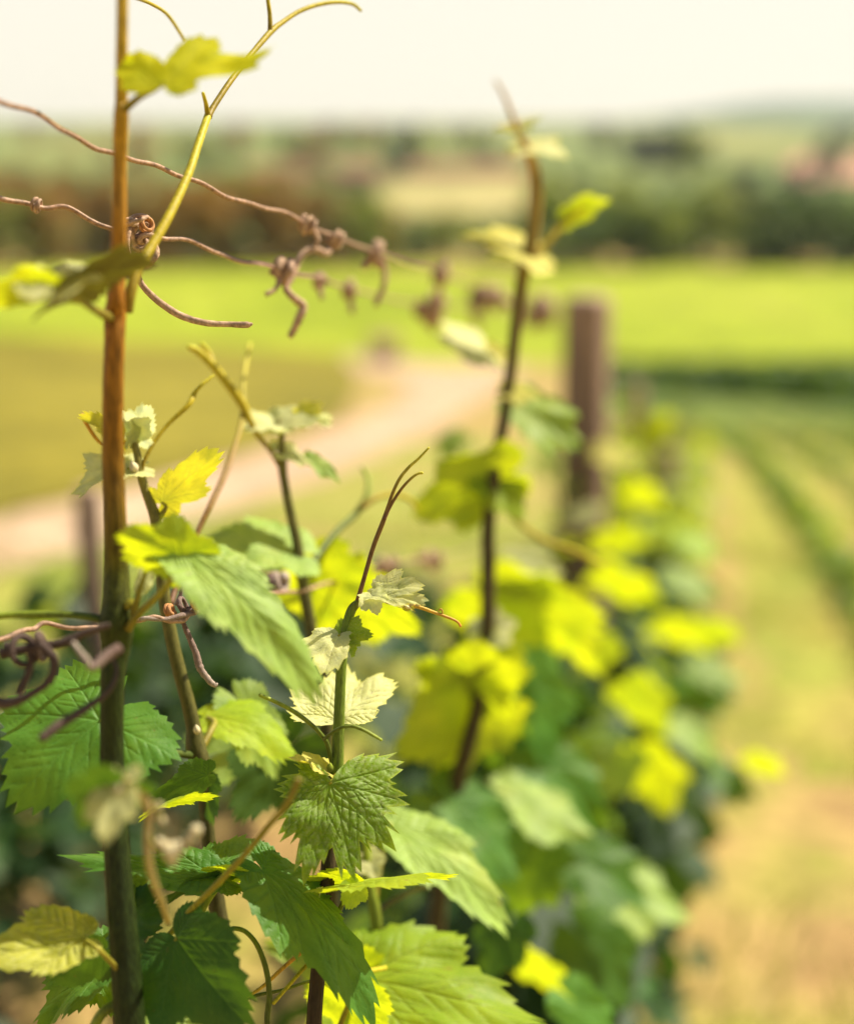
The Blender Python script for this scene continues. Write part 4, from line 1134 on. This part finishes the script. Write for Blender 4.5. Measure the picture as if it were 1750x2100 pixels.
# K: the tall thin shoot
K = shoot('tall thin blurred shoot with pale tip leaves, standing against the wood and sky',
          [(860, 3300, 1.30, 20), (880, 2100, 1.28, 18), (930, 1650, 1.27, 17), (955, 1540, 1.26, 16), (985, 1420, 1.26, 15), (998, 1300, 1.25, 15), (1000, 1160, 1.25, 15), (1000, 1080, 1.25, 14), (1015, 960, 1.25, 13), (1033, 855, 1.25, 12), (1046, 760, 1.25, 12), (1060, 640, 1.25, 13), (1074, 550, 1.25, 14),
           (1084, 520, 1.25, 15), (1094, 450, 1.25, 13.5), (1098, 390, 1.25, 13.5), (1094, 345, 1.25, 12), (1080, 305, 1.25, 9), (1062, 270, 1.25, 6.5), (1045, 225, 1.25, 5), (1030, 190, 1.25, 4), (1015, 165, 1.25, 3)], 'shoot_k')
for J, T, nv, mt, w in (((1060, 268, 1.25), (1012, 262, 1.25), (.2, .8, .45), 'young_y', .9), ((1066, 262, 1.25), (1105, 240, 1.25), (.2, .8, .45), 'young', .8), ((1078, 305, 1.25), (1168, 318, 1.25), (.2, .78, .5), 'young', .85),
                        ((1082, 520, 1.25), (950, 480, 1.25), (.2, .78, .5), 'young_y', .7), ((1060, 526, 1.25), (1000, 530, 1.25), (.0, .6, .7), 'young', .5), ((980, 712, 1.27), (895, 700, 1.25), (.2, .75, .6), 'young', 1.1),
                        ((1042, 800, 1.25), (1098, 815, 1.25), (0, .6, .7), 'young_y', .7), ((1078, 840, 1.28), (1188, 925, 1.28), (.1, .5, .8), 'leaf_pale', .6), ((1012, 985, 1.25), (862, 1060, 1.24), (-.1, .5, -.8), 'leaf_yel', .66),
                        ((1008, 985, 1.25), (1068, 1058, 1.25), (.1, .5, .8), 'leaf_yel', .75), ((1000, 1010, 1.25), (985, 968, 1.25), (0, .5, .8), 'leaf_yel', .8), ((990, 1300, 1.25), (1060, 1275, 1.25), (0, .5, .8), 'young', .8),
                        ((1000, 1440, 1.27), (825, 1530, 1.22), (-.1, .45, -.85), 'leaf_yel', .95), ((985, 1410, 1.25), (850, 1370, 1.22), (0, .6, -.7), 'leaf_yel', .9), ((990, 1420, 1.25), (1040, 1480, 1.25), (.1, .6, -.6), 'leaf_yel', .8),
                        ((1000, 720, 1.28), (1040, 745, 1.28), (.2, .5, .8), 'young_y', .8)):
    leaf(K, J, T, nv, mt, w=w, droop=.4, fold=.12, wave=.06, res='low')
tube('tendril', [(1082, 540, 1.25, 8), (1110, 510, 1.26, 7), (1145, 470, 1.27, 7), (1172, 445, 1.28, 6), (1200, 425, 1.28, 5)], M['tendril'], K)
leaf(K, (1172, 440, 1.28), (1250, 412, 1.28), (0, .6, -.6), 'leaf_yel', w=.5, droop=.5, res='low')
tube('tendril', [(1010, 1010, 1.25, 5), (1060, 1070, 1.27, 5), (1120, 1110, 1.3, 5), (1180, 1130, 1.32, 5), (1235, 1160, 1.34, 4)], M['tendril'], K)
tube('leaf_stalk', [(985, 1440, 1.26, 6), (1000, 1425, 1.26, 5)], M['stalk'], K)

# H: shoot between the sharp one and the row, low
H = shoot('low green shoot with a wide pale leaf, right of the sharp shoot',
          [(770, 3200, .98, 16), (772, 2300, .97, 13), (775, 2080, .96, 12), (778, 1960, .96, 12), (768, 1870, .96, 12), (758, 1820, .96, 11), (752, 1760, .96, 9), (748, 1715, .96, 6)], 'tendril_g')
leaf(H, (800, 1690, 1.0), (1035, 1905, .97), (.30, .72, .55), 'leaf_pale', lobes=HANG, fold=.08, droop=.6, w=.50, cross=.5, wave=.04, res='hi', seed=90, label='wide pale green leaf slanting down to the right of the flat yellow leaf', stalk=[(765, 1868, .96, 7), (778, 1780, .97, 6), (790, 1720, .99, 5)])
leaf(H, (752, 1760, .96), (775, 1800, .95), (.1, .4, .8), 'young', fold=.3, droop=.4, w=.8)
leaf(H, (738, 2010, .92), (1068, 2090, .90), (.10, .72, .60), 'leaf_yg', lobes=[(0, 1, 36), (50, .8, 34), (-50, .8, 34), (100, .5, 36), (-100, .5, 36)], fold=.08, droop=.5, w=.66, cross=.5, wave=.06, res='hi', seed=91, label='wide yellow green leaf along the bottom, right of the sharp shoot', stalk=[(775, 2090, .96, 6), (760, 2040, .94, 6), (750, 2005, .93, 5)])
leaf(H, (700, 2040, .88), (800, 2150, .87), (-.1, .6, -.6), 'leaf_yel', fold=.08, droop=.5, w=.9, res='hi')
leaf(H, (740, 2010, .93), (630, 2120, .92), (-.1, .5, -.7), 'leaf_yel', fold=.1, droop=.4, w=.8)
leaf(H, (778, 1960, .96), (770, 1880, .97), (.3, .3, .8), 'leaf', fold=.3, droop=.4, w=.5)
leaf(H, (775, 2060, .97), (560, 1935, .98), (-.1, .7, .5), 'leaf_pale', fold=.1, droop=.3, w=.3)
tube('leaf_stalk', [(690, 2120, .86, 6), (715, 2060, .87, 6), (745, 2000, .88, 6), (790, 1985, .9, 5)], M['tendril'], H)
tube('side_shoot', [(770, 1870, .96, 7), (800, 1850, .97, 6), (850, 1825, .99, 5), (880, 1815, 1.0, 4)], M['shoot'], H)

# ------------------------------------------------------------------ the vines of the near row, behind
LM = {}
for mk_ in ('row_a', 'leaf_yel', 'leaf_pale', 'row_b', 'leaf_yg'):
    LM[mk_] = []
    for s in range(4):
        V, f, at = leaf_geo(nr=6, teeth=20, low=True, seed=s + 5, droop=.3 + .2 * s, fold=.10, cross=.3, wave=.07, w=1.0)
        me = bpy.data.meshes.new('leaf')
        me.from_pydata(V.tolist(), [], f)
        me.polygons.foreach_set('use_smooth', [True] * len(me.polygons))
        for k_, a_ in at.items():
            a_ = np.asarray(a_, np.float32)
            if a_.ndim == 1:
                me.attributes.new(k_, 'FLOAT', 'POINT').data.foreach_set('value', a_)
            else:
                me.attributes.new(k_, 'FLOAT_VECTOR', 'POINT').data.foreach_set('vector', a_.ravel())
        me.materials.append(M[mk_])
        LM[mk_].append(me)


def vine(y, off, label, group, nleaf=100, nfol=160, hw=.26, h0=.2, h1=1.0, canes=3, ch=1.55, seed=0, span=.55, yel=.3, half=1, canes_at=None, fmat='row_leaf'):
    r = np.random.RandomState(seed + 300)
    x = rowx(y, off); g = float(ground(y))
    root = thing('grapevine', label, 'grapevine', (x, y, g - .05), group)
    ax = np.array([.2064, 1.0, -.15]); ax /= np.linalg.norm(ax)
    c = np.array([x, y, g])
    tube('trunk', [(x, y, g - .05, .035), (x + .02, y + .03, g + .2, .028), (x - .02, y - .01, g + .45, .026), (x, y, g + .66, .03)], M['bark'], root, world=True, rough=.25, n=5, sides=9)
    a, b = c - ax * span, c + ax * span
    tube('cordon', [(a[0], a[1], a[2] + .74, .010), (*(c - ax * .2 + [0, 0, .72]), .016), (*(c + [0, 0, .64]), .024), (*(c + ax * .2 + [0, 0, .72]), .016), (b[0], b[1], b[2] + .74, .010)], M['bark'], root, world=True, rough=.25, n=5, sides=8)
    for k in range(canes):
        t = r.uniform(-1, 1) * span * .9 if canes_at is None else canes_at[k]
        p = c + ax * t + [r.uniform(-.05, .05), 0, .72]
        hh = ch * r.uniform(.8, 1.08) - .72
        q = p + np.array([r.uniform(-.14, .14), r.uniform(-.1, .1), hh])
        m = (p + q) / 2 + r.uniform(-.05, .05, 3)
        tube('cane', [(*p, .006), (*m, .005), (*q, .002)], M['shoot'], root, world=True, n=7, sides=7)
        S = spline([p, m, q], 4)
        for w in range(2, 9):
            if nleaf <= 0:
                break
            addleaf(root, S[w], r, .035 + .035 * (1 - w / 9), 'leaf_yel' if r.rand() < .6 else 'leaf_pale', np.array([0, 0, 0]))
    for k in range(nleaf):
        t = r.uniform(-1, 1) * span
        zz = h0 + (h1 - h0) * r.beta(1.6, 1.15)
        ang = r.uniform(0, 2 * math.pi)
        rad = hw * math.sqrt(r.uniform(.25, 1)) * (1 - .35 * abs((zz - .65) / .6) ** 2)
        side = np.array([.98, -.2, 0]) * math.cos(ang) * rad
        p = c + ax * t + side + [0, 0, zz]
        mt = ('leaf_yel' if r.rand() < .6 else 'leaf_yg') if r.rand() < yel * (1.6 if zz > .75 else .45) else ('leaf_pale' if r.rand() < .14 else ('row_a' if r.rand() < .45 else 'row_b'))  # upper leaves get the sunlit yellow tint more often
        addleaf(root, p, r, r.uniform(.032, .062), mt, np.array([.98, -.2, 0]) * math.cos(ang))
    if nfol:
        t = r.uniform(-1, 1, nfol) * span
        zz = h0 + (h1 - h0) * r.beta(1.6, 1.2, nfol)
        s = r.uniform(-1, 1, nfol) * hw
        pts = c[None] + ax[None] * t[:, None] + np.array([[.98, -.2, 0]]) * s[:, None]
        pts[:, 2] += zz
        ns = r.randn(nfol, 3) * .6 + [0, 0, .6] + np.sign(s)[:, None] * np.array([[.7, 0, 0]])
        me = leaves_mesh('foliage', pts - np.array(root.location), ns, r.uniform(.07, .13, nfol), M[fmat], r)
        fo = link('foliage', me, root)
        fo['kind'] = 'stuff'
    return root


def addleaf(root, p, r, S, mt, outw):
    z = Vector((r.randn() * .45 + outw[0] * .8, r.randn() * .45 + outw[1] * .8, .75 + r.rand() * .4)).normalized()
    y = Vector((r.randn() * .7 + outw[0], r.randn() * .7 + outw[1], -.45 + r.randn() * .35))
    y = (y - z * y.dot(z)).normalized()
    x = y.cross(z)
    o = bpy.data.objects.new('leaf', LM[mt][r.randint(4)])
    COL.objects.link(o)
    o.parent = root
    off = Vector(p) - root.location
    o.matrix_local = Matrix(((x.x * S, y.x * S, z.x * S, off.x), (x.y * S, y.y * S, z.y * S, off.y), (x.z * S, y.z * S, z.z * S, off.z), (0, 0, 0, 1)))
    return o


ROWG = 'grapevines of the near row'
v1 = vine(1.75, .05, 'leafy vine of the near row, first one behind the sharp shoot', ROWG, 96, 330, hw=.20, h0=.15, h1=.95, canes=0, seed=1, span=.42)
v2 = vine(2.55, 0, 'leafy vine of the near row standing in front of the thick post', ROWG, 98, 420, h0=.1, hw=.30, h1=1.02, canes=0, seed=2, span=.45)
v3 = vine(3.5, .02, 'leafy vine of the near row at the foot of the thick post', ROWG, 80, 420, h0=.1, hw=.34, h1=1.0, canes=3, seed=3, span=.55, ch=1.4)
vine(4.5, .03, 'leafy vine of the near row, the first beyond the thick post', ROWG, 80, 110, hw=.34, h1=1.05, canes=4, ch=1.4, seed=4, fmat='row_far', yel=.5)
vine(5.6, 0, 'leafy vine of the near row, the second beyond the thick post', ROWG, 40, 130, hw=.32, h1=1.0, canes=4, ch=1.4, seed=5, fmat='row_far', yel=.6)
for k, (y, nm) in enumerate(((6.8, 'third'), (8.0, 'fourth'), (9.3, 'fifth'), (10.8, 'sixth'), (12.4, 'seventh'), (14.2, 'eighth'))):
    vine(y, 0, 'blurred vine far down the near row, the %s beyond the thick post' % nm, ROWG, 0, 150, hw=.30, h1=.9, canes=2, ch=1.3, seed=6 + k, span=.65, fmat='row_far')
# vine under the near shoots
vn = vine(.95, .0, 'vine carrying the near shoots, below the big drooping leaf', ROWG, 12, 0, hw=.16, h0=.25, h1=.50, canes=0, seed=30, span=.5)
# hand set leaves of the first vines, seen as separate blurred patches
for root, J, T, nv, mt, w in (
        (v1, (1005, 1225, 1.6), (1110, 1330, 1.6), (0, .6, -.7), 'leaf_yel', 1.0), (v1, (1090, 1240, 1.6), (1225, 1370, 1.62), (.1, .6, -.6), 'leaf_yel', .6),
        (v1, (1060, 1150, 1.6), (1155, 1175, 1.6), (0, .6, .8), 'young', .5), (v1, (1080, 1400, 1.5), (1130, 1560, 1.5), (.1, .65, .7), 'leaf_mid', .7),
        (v1, (1030, 1440, 1.5), (1010, 1570, 1.5), (-.2, .6, .7), 'leaf_mid', .7), (v1, (1100, 1560, 1.6), (1180, 1620, 1.6), (.2, .6, .6), 'leaf', .9),
        (v2, (1250, 1190, 2.3), (1350, 1240, 2.3), (.1, .7, -.5), 'leaf_yel', .7), (v2, (1240, 1110, 2.4), (1320, 1110, 2.4), (.1, .6, -.5), 'leaf_yel', .8),
        (v2, (1240, 1330, 2.1), (1180, 1380, 2.1), (0, .6, -.6), 'leaf_yg', .8), (v2, (1300, 1420, 2.1), (1360, 1500, 2.1), (.1, .6, -.6), 'leaf_yg', .8),
        (v2, (1320, 1560, 2.0), (1370, 1660, 2.0), (.1, .6, -.5), 'leaf_yel', .8), (v2, (1270, 1560, 2.0), (1240, 1650, 2.0), (-.2, .65, .65), 'leaf_pale', .8),
        (v1, (1110, 1560, 1.5), (1230, 1700, 1.5), (.1, .7, .6), 'leaf_mid', .6), (v1, (1060, 1640, 1.35), (1200, 1720, 1.35), (.1, .75, .5), 'leaf_pale', .6),
        (v1, (1090, 1760, 1.4), (1060, 1880, 1.4), (-.1, .6, .7), 'leaf', .9), (v1, (1180, 1760, 1.5), (1330, 1850, 1.5), (.2, .65, .65), 'leaf', .6),
        (v1, (1250, 1820, 1.6), (1400, 1880, 1.6), (.3, .6, .6), 'leaf_pale', .7), (v1, (920, 1660, 1.25), (1040, 1800, 1.25), (.2, .65, .6), 'leaf', .8),
        (v1, (1200, 1930, 1.5), (1290, 2060, 1.5), (.2, .55, .7), 'leaf', .8), (v1, (1060, 1960, 1.3), (1130, 2030, 1.3), (.1, .6, -.5), 'leaf_yel', .8),
        (v1, (1130, 2000, 1.35), (1210, 2080, 1.35), (.2, .6, -.4), 'leaf_yel', .7), (v1, (1180, 2060, 1.2), (1260, 2160, 1.2), (.1, .6, .7), 'leaf_mid', .6),
        (v1, (1040, 1905, 1.2), (1000, 2000, 1.2), (-.1, .6, .7), 'leaf_dark', .8), (v2, (1400, 1440, 2.4), (1500, 1420, 2.4), (.2, .7, .5), 'leaf', .8),
        (v2, (1430, 1370, 2.4), (1512, 1400, 2.4), (.2, .7, .6), 'leaf_pale', .7), (v2, (1450, 1290, 2.6), (1520, 1320, 2.6), (.2, .7, -.5), 'leaf_yg', .8),
        (v3, (1390, 1190, 2.9), (1465, 1230, 2.9), (.2, .7, .5), 'leaf_pale', .8), (v3, (1370, 1290, 2.8), (1450, 1330, 2.8), (.2, .7, -.5), 'leaf_yel', .8),
        (v2, (1545, 1560, 2.2), (1604, 1592, 2.2), (.2, .7, -.5), 'leaf_yel', .8), (v2, (1480, 1590, 2.2), (1545, 1640, 2.2), (.3, .6, .6), 'leaf_mid', .8),
        (v3, (1410, 1110, 3.1), (1475, 1150, 3.1), (.2, .7, .5), 'leaf_yg', .8), (v3, (1300, 1010, 3.2), (1360, 1040, 3.2), (.2, .7, -.5), 'leaf_yel', .8),
        (v2, (1400, 1500, 2.2), (1470, 1560, 2.2), (.2, .7, .6), 'leaf_pale', .7), (v3, (1330, 900, 3.4), (1375, 850, 3.4), (.2, .7, -.5), 'leaf_yel', .8),
        (v3, (1240, 930, 3.0), (1300, 945, 3.0), (.2, .7, .5), 'young_y', .8), (v2, (1190, 1060, 2.6), (1245, 1040, 2.6), (.2, .7, .5), 'young', .7),
        (v1, (935, 900, 1.9), (900, 940, 1.9), (.1, .7, .5), 'leaf_pale', .9), (v1, (1110, 1290, 1.7), (1150, 1340, 1.7), (0, .6, .7), 'leaf_dark', .9)):
    leaf(root, J, T, nv, mt, w=w, droop=.4, fold=.1, wave=.06, res='low')

LG = 'grapevines of the row on the left'
for k, (y, nm) in enumerate(((2.6, 'nearest'), (3.4, 'second'), (4.2, 'third'), (5.1, 'fourth'), (6.0, 'last'))):
    vine(y, -1.15, 'blurred green vine in the row on the left, the %s one' % nm, LG, 30 if k < 2 else 0, 230, hw=.26, h0=.35, h1=[.98, 1.02, .85, .78, .62][k], canes=0, seed=50 + k, span=.45, yel=.15)


# ------------------------------------------------------------------ low rows on the right and the far vineyard
def rowmesh(y0, y1, h, w, dens, size, seed, slope=.2064, mat='row_young', bend=0.0):
    r = np.random.RandomState(seed)
    n = int((y1 - y0) * dens)
    y = y0 + (y1 - y0) * r.rand(n) ** 1.0
    s = r.uniform(-1, 1, n)
    lump = .75 + .25 * np.sin(y * 5.1 + seed) * np.sin(y * 1.7)
    z = h * r.rand(n) ** .8 * lump * np.sqrt(np.clip(1 - s * s * .6, 0, 1))
    x = slope * (y - y0) - bend * (y - y0) ** 2 + s * w
    pts = np.stack([x, y - y0, z + ground(y) - float(ground(y0))], 1)
    ns = r.randn(n, 3) * .5 + np.stack([s, s * 0, .9 + 0 * s], 1)
    return leaves_mesh('foliage', pts, ns, size * r.uniform(.7, 1.4, n), M[mat], r)


def vrow(label, group, x0, y0, me):
    root = thing('vine_row', label, 'vine row', (x0, y0, float(ground(y0))), group)
    link('foliage', me, root)
    return root


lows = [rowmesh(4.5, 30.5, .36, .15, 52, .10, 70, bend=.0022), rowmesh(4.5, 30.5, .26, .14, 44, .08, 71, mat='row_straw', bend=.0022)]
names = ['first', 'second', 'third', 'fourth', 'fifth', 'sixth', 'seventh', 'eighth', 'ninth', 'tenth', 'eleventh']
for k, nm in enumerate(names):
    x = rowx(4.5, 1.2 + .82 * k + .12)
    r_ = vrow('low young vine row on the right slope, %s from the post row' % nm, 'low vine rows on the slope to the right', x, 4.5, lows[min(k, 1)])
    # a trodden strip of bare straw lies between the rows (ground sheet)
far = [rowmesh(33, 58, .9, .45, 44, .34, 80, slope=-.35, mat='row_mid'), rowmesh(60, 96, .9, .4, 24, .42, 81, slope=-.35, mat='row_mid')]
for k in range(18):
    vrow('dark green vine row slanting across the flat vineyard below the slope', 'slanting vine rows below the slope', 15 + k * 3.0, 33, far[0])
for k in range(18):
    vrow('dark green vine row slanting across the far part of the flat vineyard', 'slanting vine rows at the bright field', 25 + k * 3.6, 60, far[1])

# ------------------------------------------------------------------ grass on the ground near the row
def tufts(name, n, xr, yr, size, seed, hgt=.09):
    r = np.random.RandomState(seed)
    x = r.uniform(*xr, n); y = r.uniform(*yr, n)
    cl = np.sin(x * 3.1 + 2 * np.sin(y * 1.7)) + np.sin(y * 2.3 + x) + r.randn(n) * .8
    k = cl > .35
    x, y = x[k], y[k]
    n = len(x)
    z = ground(y)
    a = r.uniform(0, 6.28, n); hh = hgt * r.uniform(.5, 1.5, n); wd = size * r.uniform(.5, 1.2, n)
    dx, dy = np.cos(a) * wd, np.sin(a) * wd
    lx, ly = r.randn(n) * hh * .5, r.randn(n) * hh * .5
    V = np.stack([np.stack([x - dx, y - dy, z], 1), np.stack([x + dx, y + dy, z], 1), np.stack([x + lx, y + ly, z + hh], 1)], 1).reshape(-1, 3)
    me = bpy.data.meshes.new(name)
    me.from_pydata(V.tolist(), [], [(3 * i, 3 * i + 1, 3 * i + 2) for i in range(n)])
    me.materials.append(M['grass'])
    return struct(link(name, me), 'stuff')


tufts('grass', 42000, (-4, 5), (.3, 13), .006, 9)

# ------------------------------------------------------------------ haze over the whole land
HZ = newmat('haze')
pv = HZ[1].nodes.new('ShaderNodeVolumePrincipled')
pv.inputs['Color'].default_value = (.93, .95, .90, 1)
pv.inputs['Density'].default_value = .0001
pv.inputs['Anisotropy'].default_value = .3
HZ[1].links.new(pv.outputs[0], HZ[2].inputs['Volume'])
w = box((0, 2050, 22), (15400, 4900, 100))
hz = mk('haze', w[0], w[1], HZ[0], None, False)
hz['kind'] = 'stuff'
